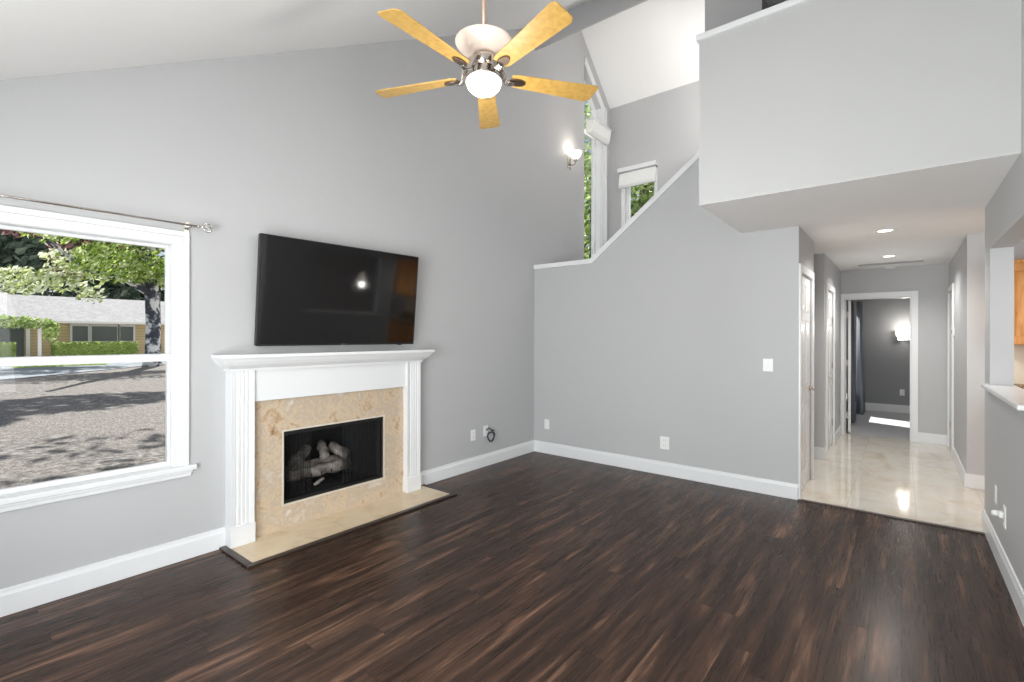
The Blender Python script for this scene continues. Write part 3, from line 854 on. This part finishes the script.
# local frame: +X faces the room; yaw toward the camera, pitch down
def tvm(ob): ob.matrix_local = Matrix.Identity(4)
t.rotation_mode = 'XYZ'
t.rotation_euler = Matrix.Rotation(R(-2.6), 3, 'Z').to_4x4().to_3x3().__matmul__(Matrix.Rotation(R(5.4), 3, 'Y')).to_euler()
b = B(); b.box((-.045, -TW / 2, -TH / 2), (0, TW / 2, TH / 2)); b.make('housing', M['black'], t, .006)
b = B(); b.box((0, -TW / 2 + .009, -TH / 2 + .016), (.0015, TW / 2 - .009, TH / 2 - .009)); b.make('screen', M['screen'], t)
b = B(); b.box((0, -TW / 2, -TH / 2), (.004, TW / 2, -TH / 2 + .014)).box((0, -TW / 2, TH / 2 - .008), (.004, TW / 2, TH / 2)).box((0, -TW / 2, -TH / 2), (.004, -TW / 2 + .008, TH / 2)).box((0, TW / 2 - .008, -TH / 2), (.004, TW / 2, TH / 2)); b.make('bezel', M['steel_black'], t, .0015)
b = B(); b.lathe((.004, -.03, -TH / 2 + .007), [(.0055, 0), (.0055, .001)], 14, 'X').box((.004, -.020, -TH / 2 + .003), (.005, -.017, -TH / 2 + .011)).box((.004, -.020, -TH / 2 + .003), (.005, -.012, -TH / 2 + .005)).box((.004, -.009, -TH / 2 + .003), (.005, .001, -TH / 2 + .005)).box((.004, -.009, -TH / 2 + .009), (.005, .001, -TH / 2 + .011)).box((.004, -.009, -TH / 2 + .003), (.005, -.006, -TH / 2 + .011)).box((.004, -.002, -TH / 2 + .003), (.005, .001, -TH / 2 + .007))
b.make('logo', M['chrome'], t)
b = B(); b.box((-.02, .52, -TH / 2 - .008), (-.005, .56, -TH / 2)); b.make('sensor', M['black'], t, .002)
b = B(); b.box((-.07, -.25, -.2), (-.045, -.21, .2)).box((-.07, .21, -.2), (-.045, .25, .2)).box((-.095, -.3, -.05), (-.07, .3, .05)); b.make('wall_mount', M['steel_black'], t)

# ------------------------------------------------------------------ ceiling fan
FX, FY_, FZ = -1.734, 1.916, 2.83
t = thing('ceiling_fan', 'nickel ceiling fan with five golden maple blades and a lit globe', 'ceiling fan', (FX, FY_, FZ))
zt = zc(FY_) - FZ
b = B(); b.lathe((0, 0, .16), [(.0135, 0), (.0135, zt - .16)], 14); b.make('downrod', paint('rose_metal_rod', (214, 188, 170), .3, 0, 1, .6), t)
b = B(); b.lathe((0, 0, zt - .10), [(.03, 0), (.055, .02), (.07, .06), (.07, .16)], 24); b.make('canopy', M['nickel'], t)
b = B(); b.lathe((0, 0, .10), [(.06, .018), (.09, .026), (.12, .040), (.142, .057), (.152, .074), (.152, .078), (.14, .075), (.1, .054), (.03, .034)], 36); b.make('uplight_bowl', M['bowl'], t)
b = B(); b.lathe((0, 0, -.015), [(.052, 0), (.058, .004), (.060, .05), (.056, .054), (.056, .058), (.064, .062), (.066, .10), (.060, .118), (.045, .124), (.020, .135), (.018, .18)], 36); b.make('motor_housing', M['nickel'], t)
b = B(); b.lathe((0, 0, -.103), [(.006, 0), (.035, .004), (.062, .015), (.084, .036), (.095, .062), (.095, .072), (.088, .082), (.06, .088)], 36); b.make('light_globe', M['globe'], t)
b = B(); b.lathe((0, 0, -.022), [(.084, 0), (.090, .003), (.090, .010), (.07, .018), (.05, .020)], 36); b.make('light_collar', M['nickel'], t)
ang0 = R(56.3)
blade0 = None
for k in range(5):
    if k == 0:
        b = B(); pts = []
        r0, r1, w0, w1 = .15, .650, .048, .068
        out = [(r0, -w0 * .8), (r0 + .03, -w0), (r1 - .02, -w1), (r1, -w1 + .014), (r1 - .01, w1 - .02), (r1 - .035, w1), (r0 + .03, w0), (r0, w0 * .8)]
        b.prism([(x, y, -.003) for x, y in out], (0, 0, .006))
        blade = b.make('fan_blade', M['blade'], t, .0025)
        blade.rotation_mode = 'XYZ'
        # blade iron: loop arm from motor dipping below blade, with an oval pad
        b = B()
        st = [(.054, .085, .012), (.075, .080, .020), (.100, .058, .026), (.116, .022, .027), (.124, -.012, .022), (.140, -.022, .018), (.170, -.018, .014)]
        up_ = []; dn = []
        for (rr_, zz, hw) in st:
            up_.append((b.V((rr_, -hw, zz)), b.V((rr_, hw, zz)))); dn.append((b.V((rr_ - .006, -hw, zz - .006)), b.V((rr_ - .006, hw, zz - .006))))
        for i in range(len(st) - 1):
            b.bm.faces.new([up_[i][0], up_[i][1], up_[i + 1][1], up_[i + 1][0]]); b.bm.faces.new([dn[i][1], dn[i][0], dn[i + 1][0], dn[i + 1][1]])
            for q in (0, 1): b.bm.faces.new([up_[i][q], up_[i + 1][q], dn[i + 1][q], dn[i][q]])
        for i in (0, -1): b.bm.faces.new([up_[i][0], up_[i][1], dn[i][1], dn[i][0]])
        b.make('blade_arm', M['nickel'], blade, .002)
        b = B()
        b.prism([(.165 + .047 * math.cos(a) + .02, .026 * math.sin(a), -.013) for a in [2 * PI * i / 18 for i in range(18)]], (0, 0, .009))
        iron = b.make('blade_plate', M['bronze'], blade, .002)
        blade0 = blade
    else:
        blade = dup(blade0, t)
    blade.rotation_euler = (R(-11), 0, ang0 + k * 2 * PI / 5)
lamp('fan_light', 'POINT', (FX, FY_, FZ - .42), 12, (1, .96, .9), shadow_soft_size=.09)

# ------------------------------------------------------------------ curtain rod
t = thing('curtain_rod', 'thin nickel curtain rod with a ring finial above the picture window', 'curtain rod', (XL, .45, 2.15))
o = t.location; xr, zr = XL + .08, 2.153
b = B(o); b.tube([(xr, -.35, zr), (xr, 1.175, zr)], .0065, 10); b.make('rod', M['nickel'], t)
b = B(o)
b.lathe((xr, 1.170, zr), [(.007, 0), (.012, .003), (.012, .012), (.006, .016), (.005, .028), (.010, .031), (.010, .037), (.005, .04)], 14, 'Y')
b.tube([(xr, 1.232 + .026 * math.cos(a), zr + .026 * math.sin(a)) for a in [2 * PI * i / 20 for i in range(20)]], .0055, 8, closed=True)
b.tube([(xr + .026 * math.cos(a), 1.232 + .026 * math.sin(a), zr) for a in [2 * PI * i / 20 for i in range(20)]], .0045, 8, closed=True)
b.make('finial', M['chrome'], t)
b = B(o); b.box((XL, 1.125, zr - .05), (XL + .006, 1.150, zr + .03)).tube([(XL, 1.137, zr - .01), (xr - .01, 1.137, zr - .012), (xr, 1.137, zr - .006)], .005, 8); b.make('bracket', M['nickel'], t)

# ------------------------------------------------------------------ outlets and switches (prototype faces -Y)
def plate(nm, label, cat, w_=.072, h=.118, kind='duplex'):
    t = thing(nm, label, cat)
    b = B(); b.box((-w_ / 2, -.006, -h / 2), (w_ / 2, 0, h / 2)); p = b.make('cover_plate', M['plastic'], t, .003)
    if kind == 'duplex':
        for z in (.0, ):
            pass
        for z in (-.026, .026):
            b = B(); b.box((-.016, -.008, z - .014), (.016, -.006, z + .014)); s = b.make('socket', M['plastic'], t, .003)
            b = B(); b.box((-.008, -.0085, z - .003), (-.006, -.0079, z + .007)).box((.006, -.0085, z - .003), (.008, -.0079, z + .007)); b.make('slots', M['slot'], s)
    elif kind == 'switch':
        n = 2 if w_ > .1 else 1
        for i in range(n):
            x = (i - (n - 1) / 2) * .046
            b = B(); b.box((x - .016, -.008, -.033), (x + .016, -.006, .033)); s = b.make('rocker', M['plastic'], t, .002)
    return t
def put(t, loc, rz): t.location = loc; t.rotation_euler = (0, 0, rz); return t
pl = plate('wall_outlet', 'white outlet low on the half wall nearest the corner', 'outlet')
put(pl, (-3.427, YB, .36), 0); pl['group'] = 'wall outlets'
def pcopy(label, loc, rz, sc=None):
    c = dup(pl); c['label'] = label; put(c, loc, rz)
    if sc: c.scale = sc
    return c
pcopy('larger white outlet low in the middle of the half wall', (-1.935, YB, .335), 0, (1.35, 1, 1.12))
pcopy('white outlet between the fireplace and the plate with the black cable', (XL, 3.843, .374), PI / 2)
pcopy('white outlet with a coiled black cable hanging from it', (XL, 4.045, .39), PI / 2)
pcopy('white outlet on the dark bedroom wall beyond the doorway', (0, 11.86, .39), 0)
pcopy('empty white outlet on the pass-through wall beside the plug-in device', (XR, 4.547, .40), -PI / 2)
pcopy('white outlet under the pass-through holding a white plug-in device', (XR, 4.19, .355), -PI / 2, (1, 1, 1.15))
sw_ = plate('light_switch', 'white light switch on the half wall near the closet', 'switch', .086, .118, 'switch'); put(sw_, (-.963, YB, 1.187), 0)
# plug-in device
t = thing('plug_in_air_freshener', 'small white plug-in device sticking out of the outlet under the pass-through', 'air freshener', (XR - .008, 4.19, .35))
o = t.location
b = B(o); b.box((XR - .032, 4.165, .345), (XR - .008, 4.215, .385)); b.make('body', M['plastic'], t, .01)
b = B(o); b.lathe((XR - .032, 4.19, .368), [(.016, 0), (.018, -.01), (.016, -.024), (.010, -.03)], 14, 'X'); b.make('cap', M['plastic'], t)
# cable coil
t = thing('coaxial_cable', 'coil of black cable hanging from the wall outlet left of the corner', 'cable', (XL, 4.06, .36))
o = t.location
pts = []
for i in range(64):
    a = 2 * PI * i / 21; rr_ = .052 + .006 * math.sin(i * .9)
    pts.append((XL + .035 + .006 * math.sin(i * .35), 4.10 + rr_ * math.cos(a), .325 + rr_ * math.sin(a)))
b = B(o); b.tube([(XL + .006, 4.05, .395), (XL + .03, 4.065, .425), (XL + .035, 4.10, .405)] + pts, .006, 8); b.make('coil', M['cable'], t)
b = B(o); b.lathe((XL + .03, 4.125, .385), [(.008, 0), (.008, .03)], 10, 'Y'); b.make('plug', M['black'], t)
# thermostat
t = thing('thermostat', 'small white thermostat beside the door at the hallway end', 'thermostat', (.486, 7.83, 1.51)); o = t.location
b = B(o); b.box((.462, 7.775, 1.46), (.486, 7.885, 1.56)); b.make('body', M['plastic'], t, .004)
b = B(o); b.box((.460, 7.795, 1.49), (.462, 7.865, 1.535)); b.make('display', paint('lcd_grey', (110, 112, 110), .3), t)

# ------------------------------------------------------------------ hall recessed lights, smoke alarm
def downlight(x, y, z, label, group, power=42):
    t = thing('recessed_light', label, 'recessed light', (x, y, z), 0, group)
    b = B(); b.lathe((0, 0, -.006), [(.058, .006), (.060, .001), (.078, 0), (.082, .006)], 32); b.make('trim_ring', M['plastic'], t)
    b = B(); b.lathe((0, 0, -.003), [(.056, 0), (.056, .002)], 28); b.make('lens', M['bulb'], t)
    lamp('recessed_light_beam', 'SPOT', (x, y, z - .03), power, (1, .98, .95), (0, 0, -1), spot_size=R(150), spot_blend=.6, shadow_soft_size=.03)
downlight(-.126, 5.669, ZS, 'round recessed light nearest the living room in the hallway ceiling', 'hallway recessed lights')
downlight(-.128, 7.49, ZS, 'round recessed light farther down the hallway ceiling', 'hallway recessed lights')
t = thing('smoke_alarm', 'round white smoke alarm on the ceiling above the bedroom doorway', 'smoke alarm', (-.13, 8.60, ZS))
b = B(); b.lathe((0, 0, -.03), [(.05, 0), (.062, .006), (.066, .02), (.066, .03)], 28); b.make('body', M['plastic'], t)
b = B(); b.lathe((0, 0, -.033), [(.02, 0), (.02, .003)], 16); b.make('grille', M['plastic'], t)

# ------------------------------------------------------------------ wall sconces
def sconce(nm, label, loc, rz, power):
    """faces -Y in its own frame"""
    t = thing(nm, label, 'wall lamp', loc, rz)
    b = B(); b.box((-.035, -.018, -.09), (.035, 0, .07)); b.make('backplate', M['nickel'], t, .006)
    b = B(); b.tube([(0, -.018, -.02), (0, -.06, -.045), (0, -.10, -.035), (0, -.11, 0)], .009, 10); b.lathe((0, -.11, -.004), [(.012, 0), (.026, .008), (.028, .03), (.022, .034)], 16); b.make('arm', M['nickel'], t)
    b = B(); b.lathe((0, -.11, .028), [(.024, 0), (.045, .018), (.066, .045), (.084, .085), (.088, .10), (.083, .10), (.06, .05), (.02, .012)], 28); b.make('glass_shade', M['shade_lit'], t)
    m = Matrix.Rotation(rz, 3, 'Z') @ Vector((0, -.11, .16))
    lamp('sconce_bulb', 'POINT', Vector(loc) + m, power, (1, .93, .84), shadow_soft_size=.03)
    return t
sconce('wall_sconce', 'lit bowl-shaped wall sconce high on the wall beside the stair window', (XL, 5.77, 3.86), PI / 2, 1.6)
t = thing('wall_sconce', 'lit two-shade wall sconce in the bedroom beyond the doorway', 'wall lamp', (.025, 11.86, 1.42))
b = B(); b.box((-.10, -.02, -.04), (.10, 0, .04)); b.make('backplate', M['chrome'], t, .006)
for s in (-1, 1):
    b = B(); b.tube([(s * .06, -.02, 0), (s * .06, -.07, -.01), (s * .07, -.08, .03)], .01, 8); ar = b.make('arm', M['chrome'], t)
    b = B(); b.lathe((s * .07, -.08, .03), [(.035, 0), (.05, .02), (.058, .13), (.055, .13), (.045, .02)], 20); b.make('glass_shade', M['shade_lit'], t)
lamp('sconce_bulb', 'POINT', (.025, 11.62, 1.64), 7, (1, .95, .88), shadow_soft_size=.06)

t = thing('added_stair_pendant', 'added round white pendant lamp brightening the stairwell, out of view', 'pendant lamp', (-1.65, 5.95, 4.9))  # unseen fixture added to light the stairwell
b = B(); b.lathe((0, 0, -.12), [(.02, 0), (.11, .02), (.15, .06), (.155, .085)], 28); b.make('glass_dish', M['globe'], t)
b = B(); b.lathe((0, 0, -.035), [(.165, 0), (.165, .035), (.01, .04), (.01, RIDGE_Z - 4.96)], 28); b.make('stem', M['nickel'], t)
lamp('stair_fill', 'POINT', (-1.68, 5.95, 4.66), 34, (1, .97, .93), shadow_soft_size=.15)  # added fill for the stairwell walls and ceiling
# ------------------------------------------------------------------ stair blinds
t = thing('window_blind', 'white folded blind at the top of the small stair window', 'blind', (-3.1, YS, 3.9)); o = t.location
b = B(o); b.box((-3.455, YS - .085, 3.985), (-2.835, YS, 4.05)); b.make('headrail', M['trim'], t, .004)
b = B(o)
for k in range(4): b.box((-3.44, YS - .075 + .008 * k, 3.77 + k * .045), (-2.85, YS - .03, 3.82 + k * .05))
b.make('folded_slats', M['blind'], t, .008)
b = B(o); b.box((-3.44, YS - .07, 3.745), (-2.85, YS - .03, 3.768)); b.make('bottom_rail', M['trim'], t, .004)
t = thing('window_blind', 'white rolled blind at the top of the tall stair window', 'blind', (XL, 6.5, 4.6)); o = t.location
b = B(o); b.box((XL + .006, 6.21, 4.60), (XL + .14, 6.79, 4.625)); b.make('headrail', M['trim'], t, .004)
b = B(o)
b.prism([(XL + .012, 6.215, 4.42), (XL + .07, 6.215, 4.40), (XL + .115, 6.215, 4.44), (XL + .135, 6.215, 4.60), (XL + .012, 6.215, 4.60)], (0, .565, 0)); b.make('folded_fabric', M['blind'], t, .012)

# ------------------------------------------------------------------ bedroom curtain
t = thing('curtain', 'dark slate curtain hanging left inside the bedroom doorway', 'curtain', (-.78, 10.7, 1.1)); o = t.location
b = B(o); A = []; D = []
def curt(ya, yb_, n, zbot, seed, xc):
    b = B(o); A = []; D = []; N = n * 10
    for i in range(N + 1):
        u = i / N; y = ya + (yb_ - ya) * u
        a = .045 * math.sin(2 * PI * i / 10) + .01 * math.sin(i * .37 + seed)
        A.append(b.V((xc + a * 1.1 + .02, y, zbot))); D.append(b.V((xc + a * .7, ya + (yb_ - ya) * (.08 + .84 * u), 2.10)))
    for i in range(N): b.bm.faces.new([A[i], A[i + 1], D[i + 1], D[i]]).smooth = True
    c = b.make('panel', M['curtain'], t)
    m = c.modifiers.new('solid', 'SOLIDIFY'); m.thickness = .004
curt(9.85, 10.35, 4, .012, 0, -.69); curt(11.0, 11.5, 4, .012, 2, -.63)
b = B(o); b.tube([(-.67, 9.7, 2.12), (-.65, 11.7, 2.12)], .012, 10); b.make('rod', M['bronze'], t)

# ------------------------------------------------------------------ kitchen seen through the pass-through
t = thing('wall_cabinet', 'honey oak wall cabinet glimpsed through the pass-through', 'cabinet', (1.25, 6.4, 1.38)); o = t.location
b = B(o); b.box((.70, 6.08, 1.38), (1.9, 6.40, 2.10)); b.make('body', M['cabinet'], t, .003)
for i in range(3):
    xa = .705 + i * .4; xb = xa + .39
    b = B(o); b.box((xa, 6.062, 1.385), (xb, 6.08, 1.455)).box((xa, 6.062, 2.025), (xb, 6.08, 2.095)).box((xa, 6.062, 1.455), (xa + .065, 6.08, 2.025)).box((xb - .065, 6.062, 1.455), (xb, 6.08, 2.025)).box((xa + .065, 6.072, 1.455), (xb - .065, 6.08, 2.025))
    dr = b.make('door', M['cabinet'], t, .004)
    b = B(o); b.lathe((xb - .03, 6.062, 1.43), [(.006, 0), (.006, -.012), (.014, -.016), (.012, -.026)], 14, 'Y'); b.make('knob', M['nickel'], dr)
b = B(o); b.box((.69, 6.05, 2.095), (1.91, 6.40, 2.125)); b.make('cornice', M['cabinet'], t, .006)
t = thing('base_cabinet', 'honey oak base cabinet under the kitchen counter', 'cabinet', (1.3, 6.4, 0)); o = t.location
b = B(o); b.box((.72, 5.80, 0), (1.9, 6.38, .885)); b.make('body', M['cabinet'], t, .003)
for i in range(3):
    xa = .725 + i * .39
    b = B(o); b.box((xa, 5.782, .12), (xa + .38, 5.80, .68)); dr = b.make('door', M['cabinet'], t, .006)
    b = B(o); b.box((xa, 5.782, .70), (xa + .38, 5.80, .87)); dr = b.make('drawer', M['cabinet'], t, .006)
ct = B(); ct.box((.70, 5.77, .885), (1.92, 6.40, .925)).box((.70, 6.36, .925), (1.92, 6.40, 1.02))
tag(ct.make('countertop', M['granite'], None, .004), 'brown granite kitchen countertop behind the pass-through', 'countertop')
b = B(); b.box((.70, 6.392, 1.02), (1.92, 6.40, 1.38)); tag(b.make('backsplash', M['backsplash']), 'cream tiled backsplash under the kitchen wall cabinet', 'backsplash')
downlight(1.35, 4.3, ZS, 'recessed light in the kitchen ceiling nearer the pass-through', 'kitchen recessed lights', 15)
downlight(1.6, 5.4, ZS, 'recessed light in the kitchen ceiling farther from the pass-through', 'kitchen recessed lights', 15)

for (x, y, z, nm) in ((1.2, 4.92, 1.62, 'small glass pendant lamp over the kitchen side of the pass-through'), (1.55, 5.70, 1.60, 'small glass pendant lamp near the kitchen wall cabinet')):
    t = thing('pendant_lamp', nm, 'pendant lamp', (x, y, z), 0, 'kitchen pendants')
    b = B(); b.lathe((0, 0, .16), [(.006, 0), (.006, ZS - z - .17)], 8); b.make('cord', M['nickel'], t)
    b = B(); b.lathe((0, 0, ZS - z - .02), [(.05, 0), (.055, .02)], 20); b.make('canopy', M['nickel'], t)
    b = B(); b.lathe((0, 0, -.02), [(.075, 0), (.07, .04), (.045, .12), (.02, .16), (.018, .18)], 24); b.make('glass_shade', M['shade_lit'], t)
    lamp('pendant_bulb', 'POINT', (x, y, z - .07), 4, (1, .97, .93), shadow_soft_size=.05)
# ------------------------------------------------------------------ outdoors
GZ = -.2
rng = random.Random(11)
b = B(); b.box((-36, -60, GZ - .5), (XL - T - .01, 60, GZ)); struct(b.make('ground', M['mulch']), 'mulch-covered front yard outside the picture window', 'ground')
b = B(); b.prism([(-20, -3.2, GZ + .01), (-24.6, 1.5, GZ + .01), (-31.6, 8.0, GZ + .01), (-37, 14, GZ + .01), (-46, 14, GZ + .01), (-46, -3.2, GZ + .01)], (0, 0, .02)); struct(b.make('road', M['asphalt']), 'grey street beyond the front yard', 'road')
b = B(); b.box((-110, -60, GZ - .5), (-36, 80, GZ + .035)); struct(b.make('ground_far', M['concrete']), 'pale pavement and driveway across the street', 'ground')
def leafblob(name, mat, items, parent=None, label=None, cat=None, group=None):
    b = B(items[0][0] if parent is None else parent.location)
    for c, rad, n, size in items: b.leaves(rng, c, rad, n, size)
    f = b.make(name, mat, parent)
    if label: tag(f, label, cat, group)
    return f
# big sycamore by the street
t = thing('street_tree', 'large mottled-trunk tree at the street edge right in the window', 'tree', (-31.3, 8.25, GZ)); o = t.location
b = B(o)
x, y = -31.3, 8.25
b.tube([(x, y, GZ - .1), (x, y, .3), (x - .1, y + .05, 2.0), (x, y - .05, 3.8), (x + .2, y - .1, 6), (x + .1, y - .4, 10)], .3, 16, radii=[.50, .36, .33, .31, .25, .12])
b.make('trunk', M['bark'], t)
for pts in ([(x, y, 3.6), (x + .5, y - 1.3, 4.3), (x + .6, y - 2.9, 4.6), (x + .7, y - 5.0, 6.6)], [(x, y, 4.4), (x + .2, y + 1.5, 6), (x + .4, y + 3, 8)], [(x, y, 5), (x + 2, y - 1.2, 6.5), (x + 4.5, y - 2.5, 8)]):
    b = B(o); b.tube(pts, .12, 10, radii=[.2, .15, .1, .05]); b.make('branch', M['bark'], t)
leafblob('foliage', M['leaf_mix'], [((x + 1, y - 1.6, 5.1), (1.6, 2.0, 1.1), 1500, .13), ((x + .5, y + .3, 4.8), (1.2, 1.2, .8), 700, .13), ((x + 1, y - 4.0, 6.2), (1.5, 1.3, .5), 260, .13), ((x + .5, y - .6, 7.0), (2, 3, 1.0), 800, .16), ((x + 4, y - 1.0, 12.5), (1.8, 2.6, 1.2), 620, .30), ((x + 6.5, y - 3.6, 12), (1.6, 1.6, .8), 330, .28), ((x + 13, y - 2.5, 9.5), (1.2, 1.6, .3), 60, .2), ((x + 15.5, y - 3.4, 9.0), (.8, 1.0, .2), 30, .18), ((x + 17.5, y - 3.2, 9.0), (.6, .9, .2), 26, .16)], t)
# plum-coloured and pale trees
def tree(name, label, loc, mat, items, trunk, group='trees outside the picture window', bark='bark_dark'):
    t = thing(name, label, 'tree', loc, 0, group); o = t.location
    b = B(o); b.tube(trunk[0], .1, 10, radii=trunk[1]); b.make('trunk', M[bark], t)
    leafblob('foliage', M[mat], items, t)
    return t
tree('plum_tree', 'maroon-leaved tree behind the green leaves in the window', (-38, 7.2, GZ), 'leaf_plum', [((-38, 6.6, 6.4), (1.5, 1.7, 1.0), 420, .26), ((-38, 8.4, 7.2), (1.5, 1.6, .7), 260, .26), ((-38, 6.2, 5.2), (.9, 1.1, .35), 120, .24), ((-38, 4.0, 7.2), (1, 1.0, .3), 80, .24)], ([(-38, 10.35, GZ - .1), (-38, 10.3, 4), (-38, 7.4, 6.8)], [.16, .13, .05]))
tree('pale_tree', 'pale-leaved small tree at the left of the window view', (-33.5, 3.1, GZ), 'leaf_pale', [((-33.5, 3.3, 4.1), (1.2, 1.5, .7), 420, .17), ((-33.5, 5.3, 4.4), (1, 1.3, .8), 260, .17), ((-33.5, 6.2, 3.6), (.6, .7, .5), 60, .16), ((-33.5, 5.6, 5.4), (1.0, 1.5, .6), 200, .18)], ([(-33.5, 2.0, GZ - .1), (-33.5, 2.05, 2), (-33.5, 2.6, 4.4)], [.1, .08, .04]), bark='bark')
tree('dark_conifer', 'dark green evergreen standing behind the house roof', (-64, 8, GZ), 'leaf_dark', [((-64, 7.5, 9.0), (3, 4.2, 3.4), 2600, .55), ((-64, 12, 8.6), (3, 4, 3.0), 1200, .55), ((-64, 17.0, 7), (3, 3.5, 3.5), 900, .55), ((-64, 12, 12.5), (3, 8, 2.5), 1600, .6), ((-64, 3.0, 9), (3, 3.0, 4), 900, .55), ((-63, 10, 4.8), (3, 9, 2.4), 1500, .5)], ([(-64, 8, GZ - .1), (-64, 8, 6), (-64, 8, 11)], [.4, .3, .15]))
# house across the street
XHs = -47.6
t = thing('house', 'tan low house with pale shingle roof across the street', 'house', (XHs, 9, GZ)); o = t.location
b = B(o); b.box((XHs - 9, 3.0, GZ), (XHs, 16.5, 2.55)); b.make('wall', M['siding'], t)
b = B(o)
b.prism([(XHs + .9, 2.2, 2.42), (XHs - 3.6, 2.2, 4.45), (XHs - 8.5, 2.2, 2.42)], (0, 15.5, 0))
b.make('roof', M['roof'], t)
b = B(o); b.prism([(XHs + 1.9, -2.5, 2.5), (XHs + 1.9, 4.6, 2.5), (XHs - 3.4, 4.6, 4.4), (XHs - 3.4, -2.5, 4.4)], (0, 0, .15)); b.make('porch_roof', M['roof'], t)
b = B(o); b.box((XHs + .88, 2.2, 2.30), (XHs + .94, 17.6, 2.46)); b.make('fascia', M['house_trim'], t)
for (ya, yb_) in ((7.62, 8.50), (8.72, 10.25), (10.42, 11.25)):
    b = B(o); b.box((XHs, ya - .13, .9), (XHs + .06, yb_ + .13, 2.28)); f = b.make('window', M['house_trim'], t)
    b = B(o); b.box((XHs + .06, ya, 1.0), (XHs + .07, yb_, 2.12)); b.make('pane', M['house_glass'], f)
b = B(o); b.box((XHs, 3.75, GZ), (XHs + .05, 5.1, 2.1)); f = b.make('entry', M['house_glass'], t)
for y in (3.45, 5.15):
    b = B(o); b.box((XHs + .3, y, GZ), (XHs + .5, y + .2, 2.5)); b.make('porch_post', M['house_trim'], t)
# hedges
def hedge(label, x0, x1, y0, y1, z1):
    t = thing('hedge', label, 'hedge', ((x0 + x1) / 2, (y0 + y1) / 2, GZ), 0, 'clipped hedges'); o = t.location
    b = B(o); b.box((x0 + .08, y0 + .08, GZ), (x1 - .08, y1 - .08, z1 - .08)); b.make('core', M['leaf_hedge'], t)
    b = B(o)
    n = int((y1 - y0) * 330)
    for _ in range(n):
        s = rng.random()
        if s < .5: p = (x1 + rng.uniform(-.06, .03), rng.uniform(y0, y1), rng.uniform(GZ + .05, z1))
        elif s < .85: p = (rng.uniform(x0, x1), rng.uniform(y0, y1), z1 + rng.uniform(-.05, .04))
        else: p = (rng.uniform(x0, x1), rng.choice((y0, y1)) + rng.uniform(-.04, .04), rng.uniform(GZ + .05, z1))
        b.leaves(rng, p, (.01, .01, .01), 1, .085)
    b.make('foliage', M['leaf_hedge'], t)
hedge('long clipped green hedge under the house window', -46.2, -45.2, 6.3, 11.0, .93)
hedge('short clipped green hedge left of the porch', -46.2, -45.2, 1.0, 4.45, .93)
# vine-covered post and shrub by the porch
t = thing('vine_arbor', 'leafy vine spreading over white posts at the porch', 'vine', (-45.8, 5.4, GZ)); o = t.location
for y in (5.55, 3.3):
    b = B(o); b.box((-45.0, y - .09, GZ), (-44.82, y + .09, 2.5)); b.make('post', M['house_trim'], t)
leafblob('foliage', M['leaf_green'], [((-44.85, 4.9, 2.25), (.4, 1.6, .42), 800, .11), ((-44.85, 6.1, 1.75), (.3, .45, .75), 380, .10), ((-44.85, 3.2, 2.5), (.4, 1.2, .3), 300, .11)], t)
# trees outside the stairwell windows
tree('tall_evergreen', 'sunlit leafy tree outside the tall stair window', (-6.0, 10.7, GZ), 'leaf_green', [((-6.0, 10.7, 4.1), (1.0, 1.0, 3.6), 3400, .10)], ([(-6.0, 10.7, GZ - .1), (-6.0, 10.7, 4), (-6.0, 10.7, 7)], [.14, .1, .04]), 'trees outside the stair windows')
tree('leafy_tree', 'light green tree outside the small stair window', (-4.15, 9.5, GZ), 'leaf_green', [((-4.15, 9.5, 4.2), (.85, .7, 2.0), 2600, .085)], ([(-4.15, 9.5, GZ - .1), (-4.15, 9.5, 3), (-4.15, 9.5, 5.5)], [.15, .12, .05]), 'trees outside the stair windows')
b = B((-34, 5, GZ)); b.box((-34.9, 3.3, GZ), (-33.9, 6.9, GZ + .05)); rg = random.Random(3)
for _ in range(900): b.leaves(rg, (rg.uniform(-34.9, -33.9), rg.uniform(3.3, 6.9), GZ + .07), (.02, .02, .02), 1, .06)
tag(b.make('grass', M['leaf_hedge']), 'short strip of green grass along the street edge', 'grass', kind='stuff')
# unseen roof slab added to keep the sun off the picture window
b = B(); b.box((-5.7, -3.0, 2.62), (XL - T, 2.6, 2.72)); struct(b.make('porch_roof', M['trim']))
